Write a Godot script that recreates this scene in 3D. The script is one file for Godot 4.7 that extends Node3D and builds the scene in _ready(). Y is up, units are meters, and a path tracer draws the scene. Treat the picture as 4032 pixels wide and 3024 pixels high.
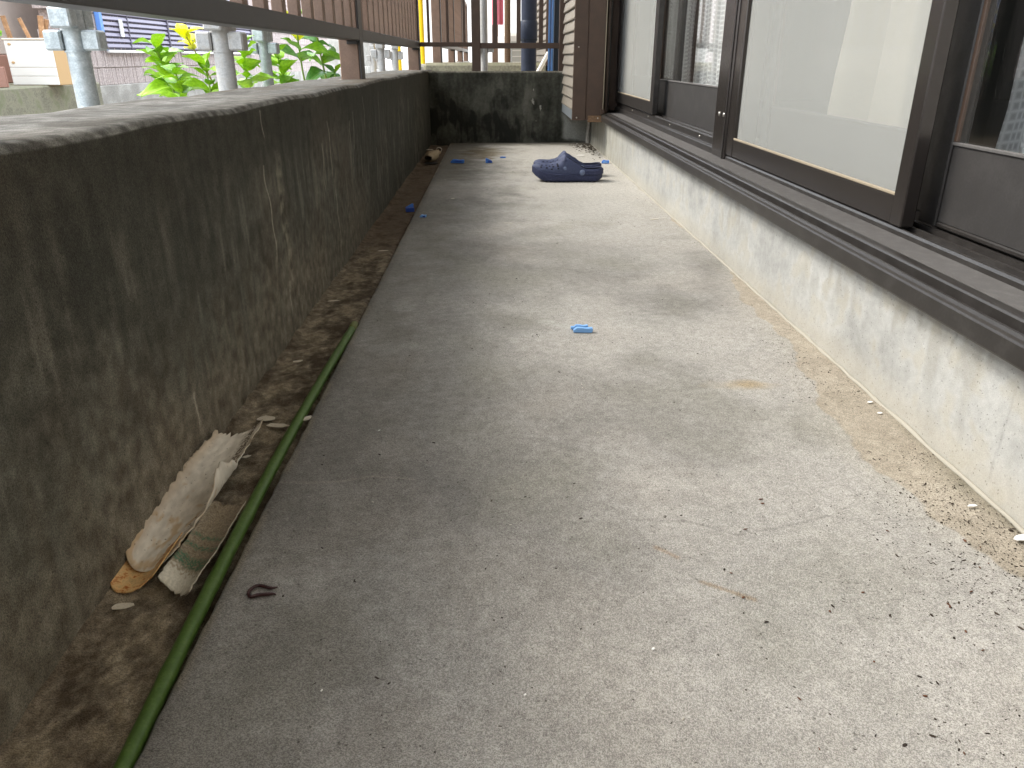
extends Node3D
# A narrow concrete balcony: dirty parapet with a brown railing on the left, dark bronze sliding windows on the right.

var M := {}
var T := {}
var taken := {}
var rng := RandomNumberGenerator.new()

# ---------------------------------------------------------------- helpers
func numbered(n: String) -> String:
	var k: int = taken.get(n, -1) + 1
	taken[n] = k
	return n if k == 0 else "%s_%03d" % [n, k]

func tag(o: Node, label: String, category := "", group := "", kind := "") -> Node:
	if label: o.set_meta("label", label)
	if category: o.set_meta("category", category)
	if group: o.set_meta("group", group)
	if kind: o.set_meta("kind", kind)
	return o

func thing(n: String, label: String, category: String, at := Vector3.ZERO, turn := 0.0, group := "") -> Node3D:
	var o := Node3D.new()
	o.name = numbered(n)
	add_child(o, true)
	o.position = at
	o.rotation.y = turn
	tag(o, label, category, group)
	return o

func obj(n: String, shape, m: Material, parent: Node = self) -> MeshInstance3D:
	var o := MeshInstance3D.new()
	o.name = numbered(n) if parent == self else n
	if shape is SurfaceTool:
		shape.generate_normals()
		o.mesh = shape.commit()
	else:
		o.mesh = shape
	o.material_override = m
	parent.add_child(o, true)
	return o

func begin() -> SurfaceTool:
	var st := SurfaceTool.new()
	st.begin(Mesh.PRIMITIVE_TRIANGLES)
	return st

func done(st: SurfaceTool) -> ArrayMesh:
	st.generate_normals()
	return st.commit()

func tri_out(st: SurfaceTool, a: Vector3, b: Vector3, c: Vector3, center: Vector3) -> void:
	var n := (b - a).cross(c - a)
	if n.dot((a + b + c) / 3.0 - center) > 0.0:
		var t := b
		b = c
		c = t
	for p in [a, b, c]:
		st.set_uv(Vector2(p.x + p.z * 0.37, p.y + p.z))
		st.set_uv2(Vector2(p.x, p.z))
		st.add_vertex(p)

func quad_out(st: SurfaceTool, a: Vector3, b: Vector3, c: Vector3, d: Vector3, center: Vector3) -> void:
	tri_out(st, a, b, c, center)
	tri_out(st, a, c, d, center)

# a box with chamfered edges, size s round c, in the axes of basis
func bx(st: SurfaceTool, c: Vector3, s: Vector3, bev := 0.002, basis := Basis.IDENTITY) -> SurfaceTool:
	st.set_smooth_group(-1)
	var h := s * 0.5
	var b := minf(bev, minf(h.x, minf(h.y, h.z)) * 0.6)
	var P := func(sx: float, sy: float, sz: float, ax: int) -> Vector3:
		var v := Vector3(sx * (h.x - b), sy * (h.y - b), sz * (h.z - b))
		if ax == 0: v.x = sx * h.x
		elif ax == 1: v.y = sy * h.y
		else: v.z = sz * h.z
		return c + basis * v
	for s1 in [-1.0, 1.0]:
		quad_out(st, P.call(s1, -1.0, -1.0, 0), P.call(s1, 1.0, -1.0, 0), P.call(s1, 1.0, 1.0, 0), P.call(s1, -1.0, 1.0, 0), c)
		quad_out(st, P.call(-1.0, s1, -1.0, 1), P.call(1.0, s1, -1.0, 1), P.call(1.0, s1, 1.0, 1), P.call(-1.0, s1, 1.0, 1), c)
		quad_out(st, P.call(-1.0, -1.0, s1, 2), P.call(1.0, -1.0, s1, 2), P.call(1.0, 1.0, s1, 2), P.call(-1.0, 1.0, s1, 2), c)
		if b > 0.0:
			for s2 in [-1.0, 1.0]:
				quad_out(st, P.call(-1.0, s1, s2, 1), P.call(1.0, s1, s2, 1), P.call(1.0, s1, s2, 2), P.call(-1.0, s1, s2, 2), c)
				quad_out(st, P.call(s1, -1.0, s2, 0), P.call(s1, 1.0, s2, 0), P.call(s1, 1.0, s2, 2), P.call(s1, -1.0, s2, 2), c)
				quad_out(st, P.call(s1, s2, -1.0, 0), P.call(s1, s2, 1.0, 0), P.call(s1, s2, 1.0, 1), P.call(s1, s2, -1.0, 1), c)
				for s3 in [-1.0, 1.0]:
					tri_out(st, P.call(s1, s2, s3, 0), P.call(s1, s2, s3, 1), P.call(s1, s2, s3, 2), c)
	return st

# a box between two corners
func bb(st: SurfaceTool, a: Vector3, b: Vector3, bev := 0.002) -> SurfaceTool:
	return bx(st, (a + b) * 0.5, (b - a).abs(), bev)

# a polygon in x, y pushed along z from 0 to depth, then moved by xf
func prism(st: SurfaceTool, poly: PackedVector2Array, depth: float, xf := Transform3D.IDENTITY, smooth := false) -> SurfaceTool:
	if Geometry2D.is_polygon_clockwise(poly):
		poly = poly.duplicate()
		poly.reverse()
	var n := poly.size()
	if smooth: st.set_smooth_group(0)
	else: st.set_smooth_group(-1)
	for i in n:
		var a := poly[i]
		var b := poly[(i + 1) % n]
		var q := [Vector3(a.x, a.y, 0), Vector3(b.x, b.y, 0), Vector3(b.x, b.y, depth), Vector3(a.x, a.y, depth)]
		for k in [0, 2, 1, 0, 3, 2]:
			var p: Vector3 = xf * q[k]
			st.set_uv(Vector2(p.z, p.y))
			st.add_vertex(p)
	st.set_smooth_group(-1)
	var idx := Geometry2D.triangulate_polygon(poly)
	for k in range(0, idx.size(), 3):
		var t := [poly[idx[k]], poly[idx[k + 1]], poly[idx[k + 2]]]
		if (t[1] - t[0]).cross(t[2] - t[0]) < 0.0: t.reverse()
		for e in [0, 1, 2]:
			st.add_vertex(xf * Vector3(t[e].x, t[e].y, 0))
		for e in [0, 2, 1]:
			st.add_vertex(xf * Vector3(t[e].x, t[e].y, depth))
	return st

func poly(a: Array) -> PackedVector2Array:
	var out := PackedVector2Array()
	for k in range(0, a.size(), 2): out.append(Vector2(a[k], a[k + 1]))
	return out

# a profile in x, y along world z
func run_z(st: SurfaceTool, p: Array, z0: float, z1: float) -> SurfaceTool:
	return prism(st, poly(p), z1 - z0, Transform3D(Basis.IDENTITY, Vector3(0, 0, z0)))

# a surface over u, v in 0..1; f returns [position, uv, uv2]
func grid(st: SurfaceTool, nu: int, nv: int, f: Callable, flip := false, flat := false) -> SurfaceTool:
	if flat: st.set_smooth_group(-1)
	else: st.set_smooth_group(0)
	var P := []
	for i in nu + 1:
		for j in nv + 1:
			P.append(f.call(float(i) / nu, float(j) / nv))
	var order := [0, 2, 1, 0, 3, 2] if flip else [0, 1, 2, 0, 2, 3]
	for i in nu:
		for j in nv:
			var k := i * (nv + 1) + j
			var q := [k, k + nv + 1, k + nv + 2, k + 1]
			for e in order:
				var r: Array = P[q[e]]
				st.set_uv(r[1])
				st.set_uv2(r[2] if r.size() > 2 else r[1])
				st.add_vertex(r[0])
	return st

func tube(st: SurfaceTool, pts: Array, rad, seg := 10, caps := true) -> SurfaceTool:
	st.set_smooth_group(0)
	var rings := []
	var up := Vector3.UP
	for i in pts.size():
		var d: Vector3 = (pts[mini(i + 1, pts.size() - 1)] - pts[maxi(i - 1, 0)]).normalized()
		if absf(d.dot(up)) > 0.95: up = Vector3.RIGHT
		var a := d.cross(up).normalized()
		var b := a.cross(d).normalized()
		up = b
		var r: float = rad[i] if rad is Array else rad
		var ring := []
		for k in seg:
			var t := TAU * k / seg
			ring.append(pts[i] + (a * cos(t) + b * sin(t)) * r)
		rings.append(ring)
	for i in pts.size() - 1:
		for k in seg:
			var k2 := (k + 1) % seg
			var q := [rings[i][k], rings[i][k2], rings[i + 1][k2], rings[i + 1][k]]
			var uvs := [Vector2(float(k) / seg, i), Vector2(float(k + 1) / seg, i), Vector2(float(k + 1) / seg, i + 1), Vector2(float(k) / seg, i + 1)]
			for e in [0, 1, 2, 0, 2, 3]:
				st.set_uv(uvs[e])
				st.add_vertex(q[e])
	if caps:
		st.set_smooth_group(-1)
		for k in seg:
			var k2 := (k + 1) % seg
			for p in [pts[0], rings[0][k2], rings[0][k]]: st.add_vertex(p)
			for p in [pts[-1], rings[-1][k], rings[-1][k2]]: st.add_vertex(p)
	return st

func ball(st: SurfaceTool, c: Vector3, r: Vector3, nu := 10, nv := 6, basis := Basis.IDENTITY) -> SurfaceTool:
	return grid(st, nu, nv, func(u, v):
		var a: float = u * TAU
		var b: float = (v - 0.5) * PI
		return [c + basis * (Vector3(cos(b) * cos(a), sin(b), cos(b) * sin(a)) * r), Vector2(u, v)])

# ---------------------------------------------------------------- materials and textures
func lin(r: float, g: float, b: float) -> Color:
	return Color(r / 255.0, g / 255.0, b / 255.0)

func mat(c: Color, rough := 0.7, metal := 0.0, spec := 0.5) -> StandardMaterial3D:
	var m := StandardMaterial3D.new()
	m.albedo_color = c
	m.roughness = rough
	m.metallic = metal
	m.metallic_specular = spec
	return m

func noise(freq: float, sd := 1, oct := 3) -> FastNoiseLite:
	var n := FastNoiseLite.new()
	n.noise_type = FastNoiseLite.TYPE_SIMPLEX_SMOOTH
	n.seed = sd
	n.frequency = freq
	n.fractal_octaves = oct
	return n

func paint(w: int, h: int, f: Callable) -> ImageTexture:
	var d := PackedByteArray()
	d.resize(w * h * 3)
	var k := 0
	for y in h:
		for x in w:
			var c: Vector3 = f.call(float(x) / w, float(y) / h)
			d[k] = clampi(int(c.x), 0, 255)
			d[k + 1] = clampi(int(c.y), 0, 255)
			d[k + 2] = clampi(int(c.z), 0, 255)
			k += 3
	return ImageTexture.create_from_image(Image.create_from_data(w, h, false, Image.FORMAT_RGB8, d))

func seamless(n: int, freq: float, sd: int, oct := 3) -> PackedByteArray:
	var im := noise(freq, sd, oct).get_seamless_image(n, n, false, false, 0.1, true)
	im.convert(Image.FORMAT_L8)
	return im.get_data()

# fine tile shared by all the concrete: sand grains, pits, and the matching relief
func make_grain() -> void:
	var n := 1024
	var r := RandomNumberGenerator.new()
	r.seed = 77
	var r2 := PackedFloat32Array()
	var r4 := PackedFloat32Array()
	for i in (n / 2) * (n / 2): r2.append(r.randf() - 0.5)
	for i in (n / 5 + 1) * (n / 5 + 1): r4.append(r.randf() - 0.5)
	var m := n / 2
	var m5 := n / 5 + 1
	var b := seamless(n, 0.02, 4, 3)
	var d := PackedByteArray()
	d.resize(n * n * 3)
	var soft := PackedByteArray()
	soft.resize(n * n * 3)
	var hgt := PackedByteArray()
	hgt.resize(n * n)
	for y in n:
		var row2 := (y / 2) * m
		var row5 := (y / 5) * m5
		for x in n:
			var i := y * n + x
			var va := r2[row2 + x / 2]
			var v4 := r4[row5 + x / 5]
			var pit := clampf((-0.478 - v4 - 0.03 * (b[i] / 255.0)) * 60.0, 0.0, 1.0) * (0.4 + r.randf() * 0.6)
			var pale := 1.0 if v4 > 0.485 else 0.0
			var f := 0.40 * (r.randf() - 0.5) + 0.75 * va + 0.22 * v4 + 0.25 * (b[i] / 255.0 - 0.5)
			var v := 0.85 + 0.40 * f
			v = v * (1.0 - 0.4 * pit) + 0.10 * pale
			d[i * 3] = clampi(int(v * 255), 0, 255)
			d[i * 3 + 1] = clampi(int((v - 0.012 * pit) * 254), 0, 255)
			d[i * 3 + 2] = clampi(int((v - 0.03 * pit) * 251), 0, 255)
			var sv := 0.93 + 0.10 * f - (0.34 * r.randf() if v4 < -0.482 and va < 0.1 else 0.0)
			soft[i * 3] = clampi(int(sv * 255), 0, 255)
			soft[i * 3 + 1] = clampi(int(sv * 255), 0, 255)
			soft[i * 3 + 2] = clampi(int(sv * 253), 0, 255)
			hgt[i] = clampi(int(140 + f * 110 - pit * 70), 0, 255)
	T.grain = ImageTexture.create_from_image(Image.create_from_data(n, n, false, Image.FORMAT_RGB8, d))
	T.grain_soft = ImageTexture.create_from_image(Image.create_from_data(n, n, false, Image.FORMAT_RGB8, soft))
	var im := Image.create_from_data(n, n, false, Image.FORMAT_L8, hgt)
	im.convert(Image.FORMAT_RGBA8)
	im.bump_map_to_normal_map(2.0)
	T.grain_normal = ImageTexture.create_from_image(im)

func concrete(macro: Texture2D, normal := 0.7, rough := 0.9, tint := Color.WHITE) -> StandardMaterial3D:
	var m := mat(tint, rough, 0.0, 0.35)
	m.albedo_texture = T.grain
	m.normal_enabled = true
	m.normal_texture = T.grain_normal
	m.normal_scale = normal
	if macro:
		m.detail_enabled = true
		m.detail_albedo = macro
		m.detail_blend_mode = BaseMaterial3D.BLEND_MODE_MUL
		m.detail_uv_layer = BaseMaterial3D.DETAIL_UV_2
	return m

func seg_dist(p: Vector2, a: Vector2, b: Vector2) -> float:
	return p.distance_to(Geometry2D.get_closest_point_to_segment(p, a, b))

const SLAB_W := 0.84
const ZA := -4.7
const ZL := 5.9

func floor_texture() -> ImageTexture:
	var n1 := noise(1.1, 11, 2)
	var n2 := noise(6.0, 12, 3)
	var n3 := noise(34.0, 13, 2)
	var n4 := noise(2.6, 14, 3)
	var ns := noise(9.0, 15, 3)
	var crack := [Vector2(0.06, -0.69), Vector2(0.13, -0.70), Vector2(0.2, -0.695), Vector2(0.25, -0.668), Vector2(0.31, -0.682), Vector2(0.36, -0.70), Vector2(0.43, -0.69), Vector2(0.5, -0.70)]
	var crack2 := [Vector2(-0.26, -0.79), Vector2(-0.2, -0.785), Vector2(-0.15, -0.80), Vector2(-0.1, -0.79)]
	return paint(512, 2048, func(u, v):
		var x: float = -0.27 + u * SLAB_W
		var z: float = ZA + v * ZL
		var a := n1.get_noise_2d(x, z)
		var b := n2.get_noise_2d(x * 1.6, z)
		var c := n3.get_noise_2d(x, z)
		var d := n4.get_noise_2d(x + 7.0, z)
		var e := ns.get_noise_2d(x * 0.9, z * 1.3)
		var col := Vector3(170, 167, 163)
		col += Vector3(1, 1, 1) * (a * 30.0 + b * 8.0 + c * 9.0 + e * 4.0 + n2.get_noise_2d(x * 0.35 + 3.0, z * 0.4) * 22.0)
		col = col.lerp(Vector3(184, 177, 169), clampf(d * 0.7, 0, 0.4))
		col = col.lerp(Vector3(150, 148, 138), clampf(-d * 0.9, 0, 0.5))
		# pale far right end, partly painted daylight; worn middle with painted sheen
		var pale := smoothstep(-0.12, 0.25, x + 0.14 * b + 0.06 * e) * smoothstep(-1.4, -3.2, z)
		col = col.lerp(Vector3(214, 210, 202), pale * 0.75)
		var worn := smoothstep(-0.1, 0.3, x + 0.2 * d + 0.12 * b) * smoothstep(0.0, 0.35, a + 0.7 * d + 0.3 * e + 0.12)
		col = col.lerp(Vector3(198, 195, 190), worn * 0.4)
		# darker towards the gutter side, then dirt at the far end
		var side_dark := smoothstep(-0.10, -0.25, x + 0.05 * b + 0.05 * e + 0.04 * d) * smoothstep(0.2, -0.6, z)
		col = col.lerp(Vector3(124, 120, 112), side_dark * 0.4)
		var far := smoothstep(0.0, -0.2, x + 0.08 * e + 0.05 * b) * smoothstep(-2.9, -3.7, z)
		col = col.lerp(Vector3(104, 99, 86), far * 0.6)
		var patch := (1.0 - smoothstep(0.3, 1.0, Vector2((x + 0.06) / 0.13, (z + 4.15) / 0.33).length() + e * 0.6))
		col = col.lerp(Vector3(120, 106, 80), patch * 0.6)
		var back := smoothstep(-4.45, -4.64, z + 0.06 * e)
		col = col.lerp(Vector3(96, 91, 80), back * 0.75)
		# damp band of washed-in mud along the house
		var zb := clampf(-z, 0.0, 4.7)
		var edge := 0.475 + 0.085 * smoothstep(1.05, 1.9, zb) - 0.02 * sin(zb * 9.0) + 0.02 * smoothstep(0.7, 0.5, zb) + 0.014 * b + 0.012 * e
		var mud := smoothstep(edge, edge + 0.006, x) * smoothstep(0.48, 0.6, zb) * (1.0 - 0.6 * smoothstep(2.2, 3.2, zb))
		var rim := smoothstep(edge - 0.05, edge, x) * (1.0 - mud) * smoothstep(0.5, 0.7, zb) * smoothstep(2.4, 1.4, zb)
		col = col.lerp(Vector3(204, 199, 190), rim * 0.4)
		col = col.lerp(Vector3(190, 178, 160) + Vector3(1, 1, 1) * (b * 16.0 + c * 8.0), mud * 0.75)
		var moss := smoothstep(0.52, 0.56, x + 0.02 * b) * smoothstep(1.1, 0.6, zb)
		col = col.lerp(Vector3(92, 90, 74), moss * 0.7)
		# rust coloured puddle mark, scratches, scuffs
		var st: float = 1.0 - smoothstep(0.0, 1.1, Vector2((x - 0.375) / 0.06, (z + 1.062) / 0.024).length() + 0.5 * e + 0.5 * b)
		col = col.lerp(Vector3(176, 152, 112), st * 0.65)
		var p := Vector2(x, z)
		if z > -1.5 and z < -0.4:
			var s1 := seg_dist(p, Vector2(0.193, -0.592), Vector2(0.235, -0.565))
			col = col.lerp(Vector3(158, 134, 106), 0.5 * (1.0 - smoothstep(0.0012, 0.0032, s1 + 0.001 * c)))
			var s2 := seg_dist(p, Vector2(0.161, -0.648), Vector2(0.178, -0.632))
			col = col.lerp(Vector3(172, 142, 114), 0.4 * (1.0 - smoothstep(0.001, 0.004, s2 + 0.002 * c)))
			var s3 := seg_dist(p, Vector2(0.09, -1.372), Vector2(0.142, -1.335))
			col = col.lerp(Vector3(214, 213, 208), 0.4 * (1.0 - smoothstep(0.003, 0.02, s3 + 0.006 * e)))
			for k in crack.size() - 1:
				var w := seg_dist(p + Vector2(0, 0.004 * b), crack[k], crack[k + 1])
				if w < 0.002: col *= 1.0 - 0.17 * (1.0 - w / 0.002) * clampf(0.6 + 2.0 * b + c, 0, 1)
			for k in crack2.size() - 1:
				var w := seg_dist(p + Vector2(0, 0.004 * b), crack2[k], crack2[k + 1])
				if w < 0.003: col = col.lerp(Vector3(200, 190, 180), 0.5 * (1.0 - w / 0.003))
		# pale chipped lip of the slab
		var lip := smoothstep(-0.248, -0.260, x) * smoothstep(-0.3, 0.35, e + b)
		return col.lerp(Vector3(176, 166, 148), lip * 0.8))

func parapet_texture() -> ImageTexture:
	var n1 := noise(2.0, 21, 3)
	var n2 := noise(1.0, 22, 3)
	var n3 := noise(30.0, 23, 2)
	var n4 := noise(1.0, 24, 2)
	var lines := []
	var r := RandomNumberGenerator.new()
	r.seed = 5
	# pale lime runs, as [z, bottom, top, wander]
	for q in [[-1.28, 0.13, 0.30], [-1.72, 0.18, 0.29], [-1.80, 0.2, 0.33], [-1.83, 0.02, 0.2], [-2.06, 0.2, 0.31], [-2.12, 0.22, 0.33], [-1.34, 0.02, 0.09], [-0.87, 0.02, 0.08], [-2.5, 0.03, 0.2], [-2.75, 0.02, 0.24], [-3.2, 0.04, 0.17], [-2.3, 0.26, 0.36], [-1.3, 0.33, 0.38], [-2.62, 0.1, 0.36], [-3.5, 0.08, 0.3]]:
		lines.append([q[0], q[1], q[2], r.randf() * 9.0])
	return paint(2048, 400, func(u, v):
		var z: float = -4.95 + u * 5.95
		var s: float = v * 0.85 - 0.05
		var a := n1.get_noise_2d(z, s * 1.4)
		var st := n2.get_noise_2d(z * 26.0, s * 3.0)
		var st2 := n4.get_noise_2d(z * 75.0 + 3.0, s * 4.0)
		var c := n3.get_noise_2d(z, s)
		var blot := n4.get_noise_2d(z * 9.0, s * 9.0 + 20.0)
		var col := Vector3(90, 86, 74)
		if s < 0.385:
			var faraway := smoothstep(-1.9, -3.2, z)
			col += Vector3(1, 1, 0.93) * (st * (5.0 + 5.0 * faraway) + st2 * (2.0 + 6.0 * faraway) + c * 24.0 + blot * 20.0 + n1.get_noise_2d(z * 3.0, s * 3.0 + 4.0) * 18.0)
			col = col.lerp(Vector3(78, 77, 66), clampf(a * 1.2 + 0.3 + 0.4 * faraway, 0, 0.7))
			col = col.lerp(Vector3(102, 92, 76), clampf(-a * 1.3 - 0.1 + st * 0.4, 0, 0.6) * (1.0 - faraway))
			# lower part bleached, upper part black with algae
			var low := smoothstep(0.2, 0.03, s + 0.1 * st + 0.05 * blot) * smoothstep(-2.9, -1.6, z)
			col = col.lerp(Vector3(148, 134, 112) + Vector3(1, 1, 1) * (c * 40.0 + st2 * 14.0), low * 0.5)
			var mid := smoothstep(0.12, 0.5, st + 0.3 * blot - 0.1) * smoothstep(0.36, 0.26, s)
			col = col.lerp(Vector3(146, 138, 122), mid * 0.36)
			var dark := smoothstep(0.15, 0.55, -st + 0.35 * a) * smoothstep(0.02, 0.2, s)
			col = col.lerp(Vector3(56, 56, 48), dark * 0.4)
			col = col.lerp(Vector3(62, 58, 46), smoothstep(0.26, 0.38, s + 0.05 * blot) * 0.5)
			for q in lines:
				if absf(z - q[0]) < 0.03 and s > q[1] and s < q[2]:
					var wv: float = q[0] + 0.006 * sin(s * 31.0 + q[3]) + 0.004 * sin(s * 83.0 + q[3] * 2.0)
					var w := absf(z - wv)
					col = col.lerp(Vector3(186, 176, 156), 0.75 * (1.0 - smoothstep(0.001, 0.0036, w)) * smoothstep(q[1], q[1] + 0.02, s))
			# broad pale run
			var run := (1.0 - smoothstep(0.006, 0.03, absf(z + 1.36 - 0.02 * s + 0.012 * blot))) * smoothstep(0.04, 0.12, s) * smoothstep(0.34, 0.28, s)
			col = col.lerp(Vector3(170, 158, 134), run * 0.6 * clampf(0.55 + c * 0.9, 0, 1))
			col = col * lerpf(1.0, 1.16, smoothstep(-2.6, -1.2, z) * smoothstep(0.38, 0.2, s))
			col = col.lerp(Vector3(1, 1, 1) * (col.x + col.y + col.z) / 3.0, 0.25)
		else:
			var lo := smoothstep(0.385, 0.42, s)
			col = Vector3(116, 114, 110) + Vector3(1, 1, 1) * (a * 16.0 + c * 30.0 + blot * 13.0)
			col = col.lerp(Vector3(92, 83, 72), smoothstep(-0.1, 0.4, blot + a) * smoothstep(-1.3, -2.0, z) * 0.7)
			col = col.lerp(Vector3(86, 82, 76), smoothstep(0.1, 0.5, -blot + 0.3 * a) * 0.6)
			col = col.lerp(Vector3(176, 176, 170), (1.0 - lo) * 0.55 * clampf(0.5 + c * 1.4, 0, 1))
		return col)

func back_wall_texture() -> ImageTexture:
	var n1 := noise(5.0, 31, 3)
	var n2 := noise(1.0, 32, 2)
	var n3 := noise(40.0, 33, 2)
	return paint(512, 320, func(u, v):
		var x: float = -0.4 + u * 1.0
		var s: float = v * 0.85 - 0.05
		var a := n1.get_noise_2d(x, s)
		var st := n2.get_noise_2d(x * 24.0, s * 4.0)
		var c := n3.get_noise_2d(x, s)
		var col := Vector3(70, 70, 62) + Vector3(1, 1, 0.95) * (a * 24.0 + st * 16.0 + c * 10.0)
		if s < 0.385:
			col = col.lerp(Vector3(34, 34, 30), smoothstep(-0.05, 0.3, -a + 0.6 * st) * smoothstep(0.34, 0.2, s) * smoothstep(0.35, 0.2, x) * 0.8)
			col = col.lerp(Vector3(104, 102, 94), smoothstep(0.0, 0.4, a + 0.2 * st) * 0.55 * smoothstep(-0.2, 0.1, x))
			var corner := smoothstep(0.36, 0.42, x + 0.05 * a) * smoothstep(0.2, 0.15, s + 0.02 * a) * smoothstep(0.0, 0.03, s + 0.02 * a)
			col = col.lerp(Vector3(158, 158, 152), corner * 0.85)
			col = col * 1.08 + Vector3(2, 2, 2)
			for q in [[0.22, 0.235, 0.012, 0.03], [0.265, 0.19, 0.008, 0.018], [0.225, 0.285, 0.005, 0.012], [0.24, 0.12, 0.004, 0.006]]:
				var w := Vector2((x - q[0] + 0.12 * (s - q[1])) / q[2], (s - q[1]) / q[3]).length() + 0.7 * c + 0.5 * a
				col = col.lerp(Vector3(190, 188, 178), 0.8 * (1.0 - smoothstep(0.5, 0.8, w)))
		else:
			col = Vector3(122, 118, 108) + Vector3(1, 1, 1) * (a * 26.0 + c * 22.0)
		return col)

func foundation_texture() -> ImageTexture:
	var n1 := noise(3.2, 41, 3)
	var n2 := noise(14.0, 42, 3)
	var n3 := noise(60.0, 43, 2)
	var n4 := noise(1.0, 44, 2)
	return paint(2048, 128, func(u, v):
		var z: float = ZA + u * ZL
		var y: float = v * 0.22
		var a := n1.get_noise_2d(z, y * 1.5)
		var b := n2.get_noise_2d(z, y)
		var c := n3.get_noise_2d(z, y)
		var st := n4.get_noise_2d(z * 22.0, y * 5.0)
		var col := Vector3(182, 182, 180) + Vector3(1, 1, 1) * (a * 22.0 + b * 15.0 + c * 8.0)
		col = col.lerp(Vector3(182, 176, 164), clampf(smoothstep(0.06, 0.0, y + 0.03 * b) * 0.7 + b * 0.3, 0, 0.6))
		col = col.lerp(Vector3(146, 142, 132), smoothstep(0.15, 0.6, st * 0.6 + a) * smoothstep(0.02, 0.14, y) * 0.42)
		col = col.lerp(Vector3(176, 170, 156), smoothstep(0.2, 0.5, b + 0.4 * a) * 0.35)
		var damp := smoothstep(-3.0, -3.8, z)
		col = col.lerp(Vector3(150, 148, 138) + Vector3(1, 1, 1) * (st * 30.0), damp * 0.6)
		for q in [[-0.9, 0.19, -0.86, 0.15], [-0.86, 0.15, -0.87, 0.12], [-0.74, 0.13, -0.745, 0.02]]:
			var w := seg_dist(Vector2(z + 0.006 * b, y), Vector2(q[0], q[1]), Vector2(q[2], q[3]))
			if w < 0.003: col *= 1.0 - 0.09 * (1.0 - w / 0.003)
		return col)

func gutter_texture() -> ImageTexture:
	var n1 := noise(7.0, 51, 3)
	var n2 := noise(30.0, 52, 3)
	var n3 := noise(90.0, 53, 2)
	return paint(160, 2048, func(u, v):
		var x: float = -0.40 + u * 0.16
		var z: float = ZA + v * ZL
		var a := n1.get_noise_2d(x * 1.5, z)
		var b := n2.get_noise_2d(x * 1.3, z)
		var c := n3.get_noise_2d(x, z)
		var col := Vector3(140, 128, 111) + Vector3(1, 1, 1) * (a * 22.0 + b * 26.0 + c * 26.0)
		var tan := smoothstep(-0.02, 0.3, a * 0.9 + b * 0.55 - 0.5 * smoothstep(-0.33, -0.39, x) - 0.3 * smoothstep(-0.28, -0.262, x) + 0.05)
		col = col.lerp(Vector3(168, 155, 133) + Vector3(1, 1, 1) * (b * 30.0 + c * 24.0), tan * 0.85 * smoothstep(-2.4, -1.9, z))
		col = col.lerp(Vector3(86, 74, 62), smoothstep(0.1, 0.5, -a - 0.4 * b) * 0.6)
		col = col.lerp(Vector3(108, 90, 76), smoothstep(-1.8, -2.3, z) * 0.55)
		col = col.lerp(Vector3(60, 54, 46), smoothstep(-0.272, -0.262, x + 0.004 * b) * 0.7)
		return col)

func small_texture(base: Vector3, amp: float, f1: float, f2: float, sd: int, stain := Vector3.ZERO, share := 0.0) -> ImageTexture:
	var a := seamless(256, f1, sd)
	var b := seamless(256, f2, sd + 1)
	return paint(256, 256, func(u, v):
		var k := int(v * 256.0) * 256 + int(u * 256.0)
		var va := a[k] / 255.0 - 0.5
		var vb := b[k] / 255.0 - 0.5
		var c := base * (1.0 + amp * (va + vb))
		if share > 0.0: c = c.lerp(stain, clampf(smoothstep(0.05, 0.35, va + 0.5 * vb) * share, 0, 1))
		return c)

func tri(m: StandardMaterial3D, t: Texture2D, scale: float) -> StandardMaterial3D:
	m.albedo_texture = t
	m.uv1_triplanar = true
	m.uv1_scale = Vector3.ONE * scale
	return m

func leaf_texture(base: Vector3, vein: Vector3, edge: Vector3, sd: int) -> ImageTexture:
	var n := noise(5.0, sd, 2)
	return paint(96, 96, func(u, v):
		var y: float = absf(v - 0.5) * 2.0
		var c := base + Vector3(1, 1, 0.6) * n.get_noise_2d(u, v) * 26.0
		var side: float = absf(fposmod((u - y * 0.32) * 7.0, 1.0) - 0.5) * 2.0
		c = c.lerp(vein, 0.45 * smoothstep(0.8, 1.0, side))
		c = c.lerp(vein, 0.8 * (1.0 - smoothstep(0.03, 0.09, y)))
		return c.lerp(edge, smoothstep(0.55, 1.0, u * 0.7 + y * 0.5 + n.get_noise_2d(u * 2.0, v * 2.0) * 0.3) * 0.6))

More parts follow.
